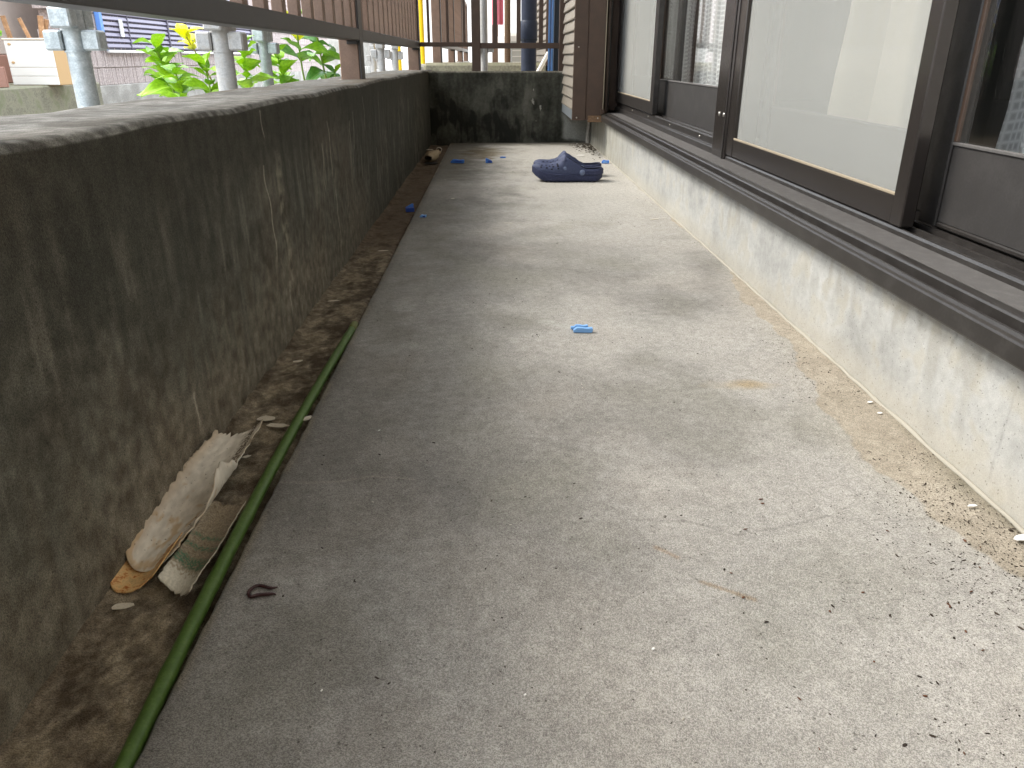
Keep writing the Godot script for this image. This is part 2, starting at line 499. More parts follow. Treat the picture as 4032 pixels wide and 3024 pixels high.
func make_materials() -> void:
	make_grain()
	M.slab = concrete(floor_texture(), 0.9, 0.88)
	M.parapet = concrete(parapet_texture(), 1.2, 0.92)
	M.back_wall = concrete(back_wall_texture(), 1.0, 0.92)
	M.foundation = concrete(foundation_texture(), 0.4, 0.85)
	M.foundation.albedo_texture = T.grain_soft
	M.gutter = concrete(gutter_texture(), 1.6, 0.95)
	M.mortar = mat(lin(166, 161, 149), 0.95)
	T.brown = small_texture(Vector3(122, 98, 82), 0.14, 0.02, 0.2, 61)
	M.brown = tri(mat(Color.WHITE, 0.5), T.brown, 3.0)
	M.brown.metallic_specular = 0.45
	M.brown_shaded = tri(mat(Color.WHITE, 0.5), small_texture(Vector3(74, 57, 46), 0.14, 0.02, 0.2, 64), 3.0)  # shaded copy of the brown, shade under the roof put into the colour
	T.bronze = small_texture(Vector3(52, 49, 47), 0.14, 0.02, 0.15, 63, Vector3(70, 68, 66), 0.3)
	M.bronze = tri(mat(Color.WHITE, 0.36, 0.25), T.bronze, 4.0)
	M.bronze_gloss = mat(lin(70, 65, 62), 0.22, 0.6)
	M.rail_shaded = tri(mat(Color.WHITE, 0.42), small_texture(Vector3(44, 40, 37), 0.2, 0.02, 0.2, 62, Vector3(58, 53, 49), 0.3), 3.0)  # darkened to carry the shade on the inward faces
	T.dusty = small_texture(Vector3(88, 86, 85), 0.1, 0.03, 0.2, 65, Vector3(102, 100, 99), 0.35)
	M.dusty = tri(mat(Color.WHITE, 0.75, 0.0, 0.3), T.dusty, 5.0)
	M.kick = tri(mat(Color.WHITE, 0.6, 0.1, 0.4), small_texture(Vector3(56, 54, 53), 0.1, 0.02, 0.25, 67, Vector3(66, 64, 63), 0.3), 3.0)
	M.rubber = mat(lin(22, 20, 20), 0.8)
	M.gasket = mat(lin(150, 138, 118), 0.6)
	M.screw = mat(lin(190, 186, 178), 0.3, 0.9)
	M.glass = mat(Color(0.5, 0.52, 0.51, 0.008), 0.01, 0.0, 0.5)
	M.glass.transparency = BaseMaterial3D.TRANSPARENCY_ALPHA
	M.mesh = mat(Color(0.69, 0.695, 0.68, 0.40), 0.9, 0.0, 0.2)
	M.mesh.transparency = BaseMaterial3D.TRANSPARENCY_ALPHA
	var weave := small_texture(Vector3(222, 214, 194), 0.08, 0.05, 0.3, 69)
	M.cream = tri(mat(Color.WHITE, 0.95, 0.0, 0.1), weave, 6.0)
	M.cream.backlight_enabled = true
	M.cream.backlight = Color(0.16, 0.15, 0.13)
	M.lace = mat(lin(238, 240, 238), 0.95, 0.0, 0.1)
	M.lace.albedo_texture = paint(128, 128, func(u, v):
		var s: float = 0.5 + 0.5 * sin(u * TAU * 16.0)
		var t: float = 0.5 + 0.5 * sin(v * TAU * 16.0)
		return Vector3(1, 1, 1) * (205.0 + 50.0 * maxf(s * s, t * t)))
	M.lace.backlight_enabled = true
	M.lace.backlight = Color(0.5, 0.5, 0.5)
	M.room = mat(lin(48, 44, 40), 0.9)
	M.room_floor = mat(lin(62, 54, 42), 0.8)
	M.plaster = tri(mat(Color.WHITE, 0.9), small_texture(Vector3(196, 186, 172), 0.08, 0.03, 0.3, 71), 1.5)
	M.louver = tri(mat(Color.WHITE, 0.55, 0.0, 0.4), small_texture(Vector3(128, 121, 110), 0.14, 0.02, 0.2, 73, Vector3(108, 100, 90), 0.3), 2.5)
	M.louver_foot = mat(lin(112, 118, 122), 0.5, 0.2)
	M.bracket = tri(mat(Color.WHITE, 0.6), small_texture(Vector3(112, 86, 62), 0.3, 0.05, 0.2, 75, Vector3(150, 118, 84), 0.5), 8.0)
	M.galv = tri(mat(Color.WHITE, 0.5, 0.35), small_texture(Vector3(168, 176, 178), 0.22, 0.03, 0.15, 77, Vector3(196, 200, 200), 0.5), 5.0)
	M.galv_old = tri(mat(Color.WHITE, 0.6, 0.2), small_texture(Vector3(178, 178, 176), 0.2, 0.03, 0.15, 79, Vector3(138, 130, 118), 0.4), 5.0)
	M.yellow = mat(lin(250, 208, 10), 0.6)
	M.clog = tri(mat(Color.WHITE, 0.62, 0.0, 0.4), small_texture(Vector3(66, 73, 100), 0.1, 0.05, 0.3, 81, Vector3(94, 99, 120), 0.35), 8.0)
	M.clog_sole = tri(mat(Color.WHITE, 0.66, 0.0, 0.4), small_texture(Vector3(48, 53, 80), 0.1, 0.05, 0.3, 83, Vector3(78, 82, 98), 0.4), 8.0)
	M.clog_inner_shade = mat(lin(26, 29, 46), 0.9)  # inner skin coloured dark for the shade inside the clog
	M.clog_hole_shade = mat(lin(18, 20, 36), 0.9)
	M.clog_button = mat(lin(98, 110, 138), 0.5)
	M.tread = mat(lin(58, 56, 58), 0.9)
	M.peg = mat(lin(72, 128, 214), 0.5)
	M.peg_pale = mat(lin(126, 176, 232), 0.5)
	M.peg_dark = mat(lin(40, 76, 168), 0.5)
	M.stake = tri(mat(Color.WHITE, 0.42, 0.0, 0.5), small_texture(Vector3(72, 100, 38), 0.18, 0.04, 0.2, 85, Vector3(98, 116, 66), 0.5), 8.0)
	M.stake_cap = mat(lin(104, 108, 62), 0.6)
	M.worm = mat(lin(56, 26, 25), 0.35)
	M.flake = tri(mat(Color.WHITE, 0.8), small_texture(Vector3(212, 203, 186), 0.16, 0.05, 0.2, 87, Vector3(150, 132, 104), 0.35), 12.0)
	M.wrapper = tri(mat(Color.WHITE, 0.7), small_texture(Vector3(172, 154, 126), 0.3, 0.03, 0.15, 89, Vector3(120, 92, 62), 0.8), 9.0)
	M.white_chip = mat(lin(238, 238, 234), 0.6)
	M.soil = mat(lin(72, 58, 46), 0.95)
	var spots := noise(26.0, 91, 2)
	var big := noise(5.0, 92, 3)
	M.shard = mat(Color.WHITE, 0.6, 0.0, 0.4)
	M.shard.albedo_texture = paint(128, 256, func(u, v):
		var c := Vector3(214, 206, 192) + Vector3(1, 1, 1) * big.get_noise_2d(u * 1.2, v * 2.0) * 22.0
		c = c.lerp(Vector3(186, 148, 100), smoothstep(0.15, 0.6, big.get_noise_2d(u * 0.8 + 5.0, v * 1.4) + 0.35 - v) * 0.5)
		c = c.lerp(Vector3(170, 140, 104), smoothstep(0.22, 0.0, u) * 0.4)
		var sp := 0.7 * spots.get_noise_2d(u * 0.5, v * 2.4) + 0.4 * smoothstep(0.6, 0.74, u) * smoothstep(0.92, 0.8, u) * (0.4 + smoothstep(0.5, 0.8, v)) - 0.14
		return c.lerp(Vector3(72, 58, 42), smoothstep(0.25, 0.5, sp) * 0.75))
	M.shard_orange = tri(mat(Color.WHITE, 0.6), small_texture(Vector3(222, 184, 128), 0.25, 0.02, 0.1, 93, Vector3(172, 88, 20), 1.0), 14.0)
	M.shard_print = mat(Color.WHITE, 0.6)
	M.shard_print.albedo_texture = paint(128, 256, func(u, v):
		var n := spots.get_noise_2d(u * 0.3, v * 1.6)
		var g := big.get_noise_2d(u * 2.5, v * 6.0)
		var c := Vector3(206, 200, 184) + Vector3(1, 1, 1) * g * 24.0
		c = c.lerp(Vector3(134, 120, 98) + Vector3(1, 1, 1) * (g * 40.0 + n * 40.0), smoothstep(0.14, 0.24, v + 0.10 * g + 0.03 * n) * 0.9)
		for b in [[0.22, 0.36], [0.42, 0.49], [0.54, 0.60]]:
			var w := smoothstep(b[0], b[0] + 0.03, v) * (1.0 - smoothstep(b[1] - 0.03, b[1], v))
			c = c.lerp(Vector3(52, 104, 74), w * clampf(0.5 + n * 1.6 + g * 1.2, 0, 0.85))
		return c.lerp(Vector3(84, 72, 58), smoothstep(0.1, 0.5, g + 0.3 * n) * 0.55 * smoothstep(0.1, 0.3, v)))
	M.leaf = []
	for q in [[Vector3(146, 190, 44), Vector3(170, 208, 92), Vector3(136, 186, 40), 101], [Vector3(112, 158, 48), Vector3(140, 180, 84), Vector3(92, 146, 40), 102], [Vector3(76, 124, 56), Vector3(118, 150, 92), Vector3(70, 112, 48), 103], [Vector3(224, 222, 44), Vector3(226, 222, 110), Vector3(232, 208, 78), 104]]:
		var m := mat(Color.WHITE, 0.4, 0.0, 0.45)
		m.albedo_texture = leaf_texture(q[0], q[1], q[2], q[3])
		m.backlight_enabled = true
		m.backlight = Color(0.7, 0.72, 0.25)
		M.leaf.append(m)
	M.leaf_pale = mat(lin(232, 206, 120), 0.5)
	M.leaf_pale.backlight_enabled = true
	M.leaf_pale.backlight = Color(0.6, 0.5, 0.25)
	M.stem = mat(lin(140, 166, 76), 0.6)
	M.stem_brown = mat(lin(150, 144, 70), 0.6)
	M.lane = tri(mat(Color.WHITE, 0.9), small_texture(Vector3(150, 148, 144), 0.14, 0.02, 0.25, 111), 0.6)
	M.block = tri(mat(Color.WHITE, 0.95, 0.0, 0.2), small_texture(Vector3(184, 171, 166), 0.3, 0.06, 0.3, 113, Vector3(208, 200, 197), 0.4), 2.2)
	M.base_wall = tri(mat(Color.WHITE, 0.95), small_texture(Vector3(158, 154, 146), 0.2, 0.015, 0.2, 115, Vector3(190, 188, 182), 0.5), 0.8)
	M.mossy = tri(mat(Color.WHITE, 0.95), small_texture(Vector3(138, 134, 114), 0.3, 0.02, 0.2, 117, Vector3(104, 110, 78), 0.6), 0.9)
	M.render_wall = tri(mat(Color.WHITE, 0.9), small_texture(Vector3(206, 192, 182), 0.06, 0.02, 0.3, 119), 1.0)
	M.slat = mat(lin(134, 128, 146), 0.45, 0.1)
	M.slat_dark = mat(lin(84, 79, 94), 0.5, 0.1)
	M.blue = mat(lin(104, 150, 222), 0.5)
	M.white = mat(lin(240, 238, 232), 0.6)
	M.offwhite = mat(lin(238, 226, 206), 0.6)
	M.tan = mat(lin(204, 168, 120), 0.7)
	M.timber = tri(mat(Color.WHITE, 0.8), small_texture(Vector3(168, 128, 92), 0.3, 0.02, 0.2, 121, Vector3(206, 176, 140), 0.4), 3.0)
	M.planter = mat(lin(164, 122, 106), 0.8)
	M.bottle = mat(Color(0.9, 0.95, 0.95, 0.15), 0.05)
	M.bottle.transparency = BaseMaterial3D.TRANSPARENCY_ALPHA
	M.pvc_dark = tri(mat(Color.WHITE, 0.5, 0.0, 0.4), small_texture(Vector3(56, 64, 82), 0.14, 0.02, 0.2, 123), 4.0)
	M.blue_pipe = mat(lin(92, 134, 190), 0.6)
	M.dark_post = mat(lin(34, 44, 54), 0.6)
	M.ac = mat(lin(226, 226, 222), 0.5)
	M.ac_grey = mat(lin(178, 180, 176), 0.6)
	M.pink = mat(lin(232, 138, 152), 0.9)
	M.maroon = mat(lin(104, 48, 54), 0.9)
	M.far_wall = tri(mat(Color.WHITE, 0.9), small_texture(Vector3(214, 208, 200), 0.06, 0.02, 0.2, 125), 0.5)
	M.crumb = mat(Color.WHITE, 0.95, 0.0, 0.2)
	M.crumb.vertex_color_use_as_albedo = true

# ---------------------------------------------------------------- the place
func _ready() -> void:
	rng.seed = 2024
	var cam := Camera3D.new()
	cam.name = "camera"
	add_child(cam)
	cam.position = Vector3(0, 0.46, 0)
	cam.rotation = Vector3(deg_to_rad(-23.203), deg_to_rad(-1.246), 0)
	cam.fov = 53.5
	cam.near = 0.02
	cam.far = 300.0
	cam.current = true
	var we := WorldEnvironment.new()
	we.name = "environment"
	var env := Environment.new()
	env.background_mode = Environment.BG_SKY
	var sky_mat := ProceduralSkyMaterial.new()
	sky_mat.sky_top_color = Color(0.85, 0.89, 0.94)
	sky_mat.sky_horizon_color = Color(0.925, 0.94, 0.955)
	sky_mat.sky_curve = 0.2
	sky_mat.ground_horizon_color = Color(0.6, 0.59, 0.57)
	sky_mat.ground_bottom_color = Color(0.5, 0.49, 0.47)
	var sky := Sky.new()
	sky.sky_material = sky_mat
	env.sky = sky
	env.tonemap_mode = Environment.TONE_MAPPER_LINEAR
	env.tonemap_exposure = 5.1
	env.sdfgi_enabled = true
	env.ssao_enabled = true
	env.ssil_enabled = true
	we.environment = env
	add_child(we)
	var sun := DirectionalLight3D.new()
	sun.name = "sun"
	add_child(sun)
	sun.light_energy = 0.4
	sun.light_color = Color(1.0, 0.98, 0.945)
	sun.light_angular_distance = 26.0
	sun.shadow_enabled = true
	sun.look_at_from_position(Vector3.ZERO, Vector3(0.66, -0.70, 0.16), Vector3.UP)
	make_materials()
	build_ground()
	build_parapets()
	build_railings()
	build_house()
	build_doors()
	build_shutter_boxes()
	build_neighbour()
	build_next_balcony()
	build_scaffold()
	build_plants()
	build_clogs()
	build_gutter_things()
	build_pegs()
	build_crumbs()

func build_ground() -> void:
	var st := begin()
	st.set_smooth_group(-1)
	quad_out(st, Vector3(-90, -0.06, 60), Vector3(60, -0.06, 60), Vector3(60, -0.06, -140), Vector3(-90, -0.06, -140), Vector3(0, -1, 0))
	tag(obj("ground", st, M.lane), "pale grey ground of the lane beyond the parapet", "", "", "structure")
	# slab
	var n := noise(2.2, 7, 2)
	var ne := noise(26.0, 8, 3)
	st = begin()
	var prof := [[-0.262, -0.05], [-0.262, -0.012], [-0.261, -0.004], [-0.257, 0.0], [-0.24, 0.0], [-0.1, 0.0], [0.05, 0.0], [0.2, 0.0], [0.35, 0.0], [0.48, 0.0], [0.562, 0.0]]
	grid(st, 560, prof.size() - 1, func(u, v):
		var k := int(round(v * (prof.size() - 1)))
		var z: float = 1.0 - u * 5.68
		var x: float = prof[k][0]
		var y: float = prof[k][1]
		if k <= 3: x += 0.0012 * ne.get_noise_1d(z * 1.0) + 0.0014 * ne.get_noise_2d(z * 4.0, k * 0.05)
		if k >= 3: y += 0.0014 * n.get_noise_2d(x, z)
		return [Vector3(x, y, z), Vector2(x + (y if k < 3 else 0.0), z) / 0.38, Vector2((x + 0.27) / SLAB_W, (z - ZA) / ZL)], true)
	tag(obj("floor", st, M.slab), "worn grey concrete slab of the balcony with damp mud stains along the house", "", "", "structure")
	# gutter bed
	var n2 := noise(14.0, 9, 4)
	st = begin()
	grid(st, 420, 12, func(u, v):
		var z: float = 1.0 - u * 5.68
		var x: float = -0.392 + v * 0.14
		var y: float = -0.014 + 0.004 * n2.get_noise_2d(x, z) + 0.016 * smoothstep(-0.352, -0.385, x) * (0.5 + 0.5 * n2.get_noise_1d(z * 0.7)) - 0.006 * smoothstep(-0.275, -0.262, x)
		return [Vector3(x, y, z), Vector2(x, z) / 0.38, Vector2((x + 0.40) / 0.16, (z - ZA) / ZL)], true)
	tag(obj("gutter_path", st, M.gutter), "shallow muddy drain channel between slab and parapet", "", "", "structure")

func parapet_point(k: int) -> Array:
	# [inward offset, height, arc length] from the inner foot over the top to the outer foot
	var pr := [[0.0, -0.04, -0.04], [0.0, 0.0, 0.0], [0.0, 0.06, 0.06], [0.0, 0.12, 0.12], [0.0, 0.18, 0.18], [0.0, 0.24, 0.24], [0.0, 0.30, 0.30], [0.0, 0.35, 0.35], [0.0, 0.379, 0.379], [0.002, 0.3865, 0.387], [0.006, 0.3915, 0.394], [0.014, 0.393, 0.402], [0.06, 0.392, 0.445], [0.12, 0.391, 0.505], [0.18, 0.39, 0.565], [0.24, 0.388, 0.625], [0.275, 0.386, 0.66], [0.287, 0.38, 0.675], [0.291, 0.36, 0.69], [0.291, 0.15, 0.75], [0.291, -0.1, 0.79]]
	return pr[k]

func build_parapets() -> void:
	var n := noise(1.6, 17, 2)
	var ne := noise(16.0, 18, 3)
	var st := begin()
	grid(st, 420, 20, func(u, v):
		var k := int(round(v * 20.0))
		var q := parapet_point(k)
		var z: float = 1.0 - u * 5.95
		var wob: float = 0.003 * n.get_noise_2d(z, q[1]) + (0.0009 * ne.get_noise_2d(z, q[2] * 2.0) if k > 6 and k < 13 else 0.0)
		var y: float = q[1] + (0.004 * n.get_noise_1d(z * 1.3 + 9.0) + 0.0003 * ne.get_noise_2d(z * 2.0, k) if k > 7 and k < 19 else 0.0) + (0.007 * smoothstep(-1.3, -0.6, z) if k > 6 and k < 17 else 0.0)
		return [Vector3(-0.372 - q[0] + wob, y, z), Vector2(z, q[2]) / 0.38, Vector2((z + 4.95) / 5.95, (q[2] + 0.05) / 0.85)])
	st.set_smooth_group(-1)
	for z in [1.0, -4.95]:
		for k in range(1, 18):
			var a := parapet_point(k)
			var b := parapet_point(k + 1)
			tri_out(st, Vector3(-0.372 - a[0], a[1], z), Vector3(-0.372 - b[0], b[1], z), Vector3(-0.5, -0.04, z), Vector3(-0.5, 0.1, -2))
	tag(obj("parapet_wall", st, M.parapet), "long stained concrete parapet beside the drain channel, under the brown railing", "wall")
	st = begin()
	grid(st, 90, 20, func(u, v):
		var k := int(round(v * 20.0))
		var q := parapet_point(k)
		var x: float = -0.42 + u * 1.1
		var wob: float = 0.003 * n.get_noise_2d(x * 2.0 + 30.0, q[1])
		return [Vector3(x, q[1] - (0.004 if k > 7 else 0.0), -4.66 - q[0] * 0.9 + wob), Vector2(x, q[2]) / 0.38, Vector2((x + 0.4) / 1.0, (q[2] + 0.05) / 0.85)], true)
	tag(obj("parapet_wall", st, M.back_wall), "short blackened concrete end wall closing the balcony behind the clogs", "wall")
	st = begin()
	bb(st, Vector3(-0.70, -0.05, 1.01), Vector3(0.57, 2.62, 1.14), 0.01)  # wall added out of view to shade the near floor
	tag(obj("added_shade_wall", st, M.base_wall), "tall unseen wall added behind the camera to darken the near floor", "wall")

func railing(label: String, zs: Array, x: float, starts: Array, step: float, base := 0.387) -> Node3D:
	var t := thing("balcony_railing", label, "railing", Vector3(x, base, zs[0]), 0.0, "brown railings along the balconies")
	var post := done(bb(begin(), Vector3(-0.063, 0, -0.033), Vector3(0, 0.79, 0.033), 0.003))
	var foot := done(bb(begin(), Vector3(-0.075, 0, -0.045), Vector3(0.004, 0.006, 0.045), 0.002))
	var strip_mesh := done(bb(begin(), Vector3(0.0002, -0.012, -0.03), Vector3(0.0065, 0.78, 0.036), 0.001))
	var bar := done(bb(begin(), Vector3(-0.026, 0.158, -0.0155), Vector3(-0.0025, 0.735, 0.0155), 0.0015))
	for z in zs:
		var p := obj("post", post, M.brown, t)
		p.position.z = z - zs[0]
		var f := obj("foot_plate", foot, M.brown, p)
		f.position.z = 0.0
		obj("cover_strip", strip_mesh, M.rail_shaded, p)
	for k in zs.size() - 1:
		var a: float = zs[k] - zs[0] - 0.034
		var b: float = zs[k + 1] - zs[0] + 0.034
		obj("bottom_rail", bb(begin(), Vector3(-0.04, 0.123, b), Vector3(0.006, 0.158, a), 0.002), M.rail_shaded, t)
		obj("rail_bracket", bb(begin(), Vector3(-0.035, 0.112, a - 0.012), Vector3(0.0, 0.1228, a), 0.001), M.rail_shaded, t)
		obj("rail_bracket", bb(begin(), Vector3(-0.035, 0.112, b), Vector3(0.0, 0.1228, b + 0.012), 0.001), M.rail_shaded, t)
		var z: float = starts[k] - zs[0]
		while z > b + 0.02:
			var o := obj("baluster", bar, M.brown, t)
			o.position.z = z
			z -= step
	obj("handrail", bb(begin(), Vector3(-0.06, 0.735, zs[-1] - zs[0] - 0.05), Vector3(0.01, 0.775, 0.05), 0.006), M.brown, t)
	return t

func build_railings() -> void:
	railing("brown metal railing with close upright bars along the top of the long parapet", [1.1, -0.62, -2.73, -4.86], -0.437, [1.0, -0.69, -2.84], 0.138)
	# the end railing on the back wall
	var t := thing("end_railing", "brown metal railing on the back wall, a thick post at its middle and open bars", "railing", Vector3(-0.1, 0.385, -4.8))
	obj("post", bb(begin(), Vector3(-0.027, 0, -0.03), Vector3(0.023, 0.79, 0.02), 0.003), M.brown_shaded, t)
	obj("post", bb(begin(), Vector3(0.475, 0, -0.03), Vector3(0.505, 0.79, 0.02), 0.003), M.brown_shaded, t)
	obj("bottom_rail", bb(begin(), Vector3(0.023, 0.122, -0.02), Vector3(0.475, 0.152, 0.012), 0.002), M.brown_shaded, t)
	obj("bottom_rail", bb(begin(), Vector3(-0.337, 0.132, -0.05), Vector3(-0.027, 0.156, -0.02), 0.002), M.brown_shaded, t)
	obj("handrail", bb(begin(), Vector3(-0.34, 0.735, -0.035), Vector3(0.51, 0.775, 0.03), 0.006), M.brown_shaded, t)
	var bar := done(bb(begin(), Vector3(-0.012, 0.152, -0.018), Vector3(0.012, 0.735, 0.01), 0.0015))
	for x in [0.1076, 0.242, 0.37]:
		obj("baluster", bar, M.brown_shaded, t).position.x = x
	var bar2 := done(bb(begin(), Vector3(-0.007, 0.156, -0.05), Vector3(0.007, 0.735, -0.025), 0.0015))
	for x in [-0.275, -0.165, -0.07]:
		obj("baluster", bar2, M.brown_shaded, t).position.x = x

func build_house() -> void:
	var t := thing("house", "house wall on a pale concrete footing with a dark metal window sill", "house", Vector3(0.558, 0, 0))
	t.position = Vector3.ZERO
	var n := noise(3.0, 27, 3)
	var st := begin()
	grid(st, 320, 8, func(u, v):
		var z: float = 1.0 - u * 5.7
		var y: float = -0.04 + v * 0.235
		return [Vector3(0.558 + 0.003 * n.get_noise_2d(z, y * 2.0) + 0.004 * smoothstep(0.02, 0.0, y) * -1.0, y, z), Vector2(z, y) / 0.38, Vector2((z - ZA) / ZL, y / 0.22)])
	st.set_smooth_group(-1)
	quad_out(st, Vector3(0.557, 0.19, 1.0), Vector3(0.72, 0.19, 1.0), Vector3(0.72, 0.19, -4.7), Vector3(0.557, 0.19, -4.7), Vector3(0.6, 0, -2))
	obj("foundation_wall", st, M.foundation, t)
	var pts := []
	var rr := []
	var nb := noise(20.0, 28, 2)
	for i in 200:
		var z := 1.0 - i * 0.0282
		pts.append(Vector3(0.553 + 0.0015 * nb.get_noise_1d(z * 2.0), 0.001 + 0.002 * nb.get_noise_1d(z + 40.0), z))
		rr.append(0.0028 + 0.0018 * nb.get_noise_1d(z * 1.7 + 9.0))
	obj("mortar_bead", tube(begin(), pts, rr, 8), M.mortar, t)
	# sill: nose, drip groove, tread
	var z0 := -3.99
	obj("window_sill", run_z(begin(), [0.57, 0.169, 0.5305, 0.169, 0.5295, 0.171, 0.5295, 0.191, 0.531, 0.1935, 0.5345, 0.1955, 0.5365, 0.199, 0.5395, 0.1995, 0.5425, 0.197, 0.5435, 0.1895, 0.552, 0.1895, 0.553, 0.204, 0.555, 0.2062, 0.558, 0.2068, 0.57, 0.2066, 0.57, 0.195], z0, 1.0), M.bronze, t)
	obj("sill_tread", run_z(begin(), [0.5701, 0.19, 0.5701, 0.2066, 0.622, 0.2066, 0.622, 0.19], z0, 1.0), M.dusty, t)
	obj("window_track", run_z(begin(), [0.6221, 0.19, 0.6221, 0.213, 0.6245, 0.2165, 0.6275, 0.217, 0.6275, 0.211, 0.6445, 0.211, 0.6455, 0.2175, 0.650, 0.218, 0.652, 0.208, 0.668, 0.208, 0.669, 0.219, 0.674, 0.2195, 0.676, 0.208, 0.704, 0.208, 0.706, 0.222, 0.712, 0.2225, 0.716, 0.222, 0.735, 0.235, 0.78, 0.237, 0.78, 0.19], -2.12, 1.0), M.bronze, t)
	var lt := obj("window_track", run_z(begin(), [0.6223, 0.19, 0.6223, 0.222, 0.6245, 0.2245, 0.631, 0.2255, 0.632, 0.2275, 0.632, 0.2455, 0.634, 0.2495, 0.641, 0.2505, 0.643, 0.244, 0.664, 0.244, 0.666, 0.2485, 0.672, 0.2485, 0.674, 0.238, 0.78, 0.24, 0.78, 0.19], -4.17, -2.12), M.bronze, t)
	for z in [-3.69, -3.3, -2.88, -2.45]:
		obj("screw", ball(begin(), Vector3(0.6315, 0.236, z), Vector3(0.002, 0.004, 0.004), 8, 5), M.screw, lt)
	# jambs and the middle post
	obj("jamb", bb(begin(), Vector3(0.578, 0.207, -4.30), Vector3(0.76, 2.05, -4.17), 0.003), M.brown_shaded, t)
	obj("jamb_strip", bb(begin(), Vector3(0.553, 0.20, -4.09), Vector3(0.566, 2.05, -4.06), 0.002), M.brown_shaded, t)
	obj("jamb_strip", bb(begin(), Vector3(0.573, 0.20, -4.16), Vector3(0.584, 2.05, -4.13), 0.002), M.bronze, t)
	var mu := obj("mullion", bb(begin(), Vector3(0.617, 0.2068, -2.245), Vector3(0.70, 2.05, -2.121), 0.003), M.bronze_gloss, t)
	obj("mullion_bead", bb(begin(), Vector3(0.6145, 0.2068, -2.140), Vector3(0.6168, 2.05, -2.132), 0.001), M.bronze, mu)
	for z in [-2.20, -2.155]:
		obj("screw", ball(begin(), Vector3(0.6165, 0.318, z), Vector3(0.003, 0.006, 0.006), 10, 6), M.screw, mu)
	obj("jamb", bb(begin(), Vector3(0.60, 0.2068, -0.26), Vector3(0.76, 2.05, -0.19), 0.003), M.bronze, t)
	obj("window_head", bb(begin(), Vector3(0.60, 2.05, -4.3), Vector3(0.78, 2.12, -0.19), 0.003), M.bronze, t)
	obj("wall", bb(begin(), Vector3(0.585, 2.12, -4.7), Vector3(0.78, 2.62, 1.0), 0.003), M.plaster, t)
	obj("wall", bb(begin(), Vector3(0.585, 0.19, -14.0), Vector3(0.78, 2.12, -4.301), 0.003), M.plaster, t)
	obj("wall", bb(begin(), Vector3(0.585, 0.207, -0.189), Vector3(0.78, 2.12, 1.0), 0.003), M.plaster, t)
	# room behind the glass
	obj("room_floor", bb(begin(), Vector3(0.78, 0.16, -4.6), Vector3(3.6, 0.235, 1.0), 0.0), M.room_floor, t)
	obj("room_wall", bb(begin(), Vector3(3.6, 0.16, -4.7), Vector3(3.75, 2.6, 1.1), 0.0), M.room, t)
	obj("room_wall", bb(begin(), Vector3(0.785, 0.16, -4.75), Vector3(3.6, 2.6, -4.6), 0.0), M.room, t)
	obj("room_wall", bb(begin(), Vector3(0.785, 0.16, 1.0), Vector3(3.6, 2.6, 1.12), 0.0), M.room, t)
	obj("room_ceiling", bb(begin(), Vector3(0.785, 2.5, -4.6), Vector3(3.6, 2.62, 1.0), 0.0), M.room, t)
	obj("balcony_roof", bb(begin(), Vector3(-0.78, 2.625, -14.0), Vector3(3.8, 2.78, 1.4), 0.01), M.plaster, t)

func sash(called: String, label: String, category: String, x: float, z0: float, z1: float, y0: float, far_w: float, near_w: float, bottom: float, kick: float, fill: String, fm: Material) -> Node3D:
	# z0 is the far edge, z1 the near one; y0 the foot
	var t := thing(called, label, category, Vector3(x, y0, z0))
	var L := z1 - z0
	var H := 2.05 - y0
	obj("stile", bb(begin(), Vector3(-0.011, 0, 0), Vector3(0.011, H, far_w), 0.002), fm, t)
	obj("stile", bb(begin(), Vector3(-0.011, 0, L - near_w), Vector3(0.011, H, L), 0.002), fm, t)
	obj("bottom_rail", bb(begin(), Vector3(-0.0095, 0, far_w), Vector3(0.0095, bottom, L - near_w), 0.002), fm, t)
	obj("top_rail", bb(begin(), Vector3(-0.0095, H - 0.05, far_w), Vector3(0.0095, H, L - near_w), 0.002), fm, t)
	var y := bottom
	if kick > 0.0:
		var kp := obj("kick_panel", bb(begin(), Vector3(-0.0075, bottom, far_w), Vector3(0.0075, kick, L - near_w), 0.001), M.kick, t)
		obj("lip", bb(begin(), Vector3(-0.0105, kick - 0.001, far_w), Vector3(-0.002, kick + 0.004, L - near_w), 0.001), M.dusty, kp)
		y = kick + 0.004
	if fill == "mesh":
		var r := obj("spline", bb(begin(), Vector3(-0.0098, bottom - 0.001, far_w), Vector3(-0.0055, bottom + 0.004, L - near_w), 0.001), M.gasket, t)
		r.position.x = 0.0
		obj("insect_mesh", bb(begin(), Vector3(-0.0005, y, far_w - 0.002), Vector3(0.0005, H - 0.05, L - near_w + 0.002), 0.0), M.mesh, t)
	else:
		obj("glazing_bead", bb(begin(), Vector3(-0.0095, y, far_w), Vector3(-0.004, H - 0.05, far_w + 0.008), 0.001), M.brown_shaded, t)
		obj("pane", bb(begin(), Vector3(-0.002, y, far_w - 0.003), Vector3(0.002, H - 0.05, L - near_w + 0.003), 0.0), M.glass, t)
	return t

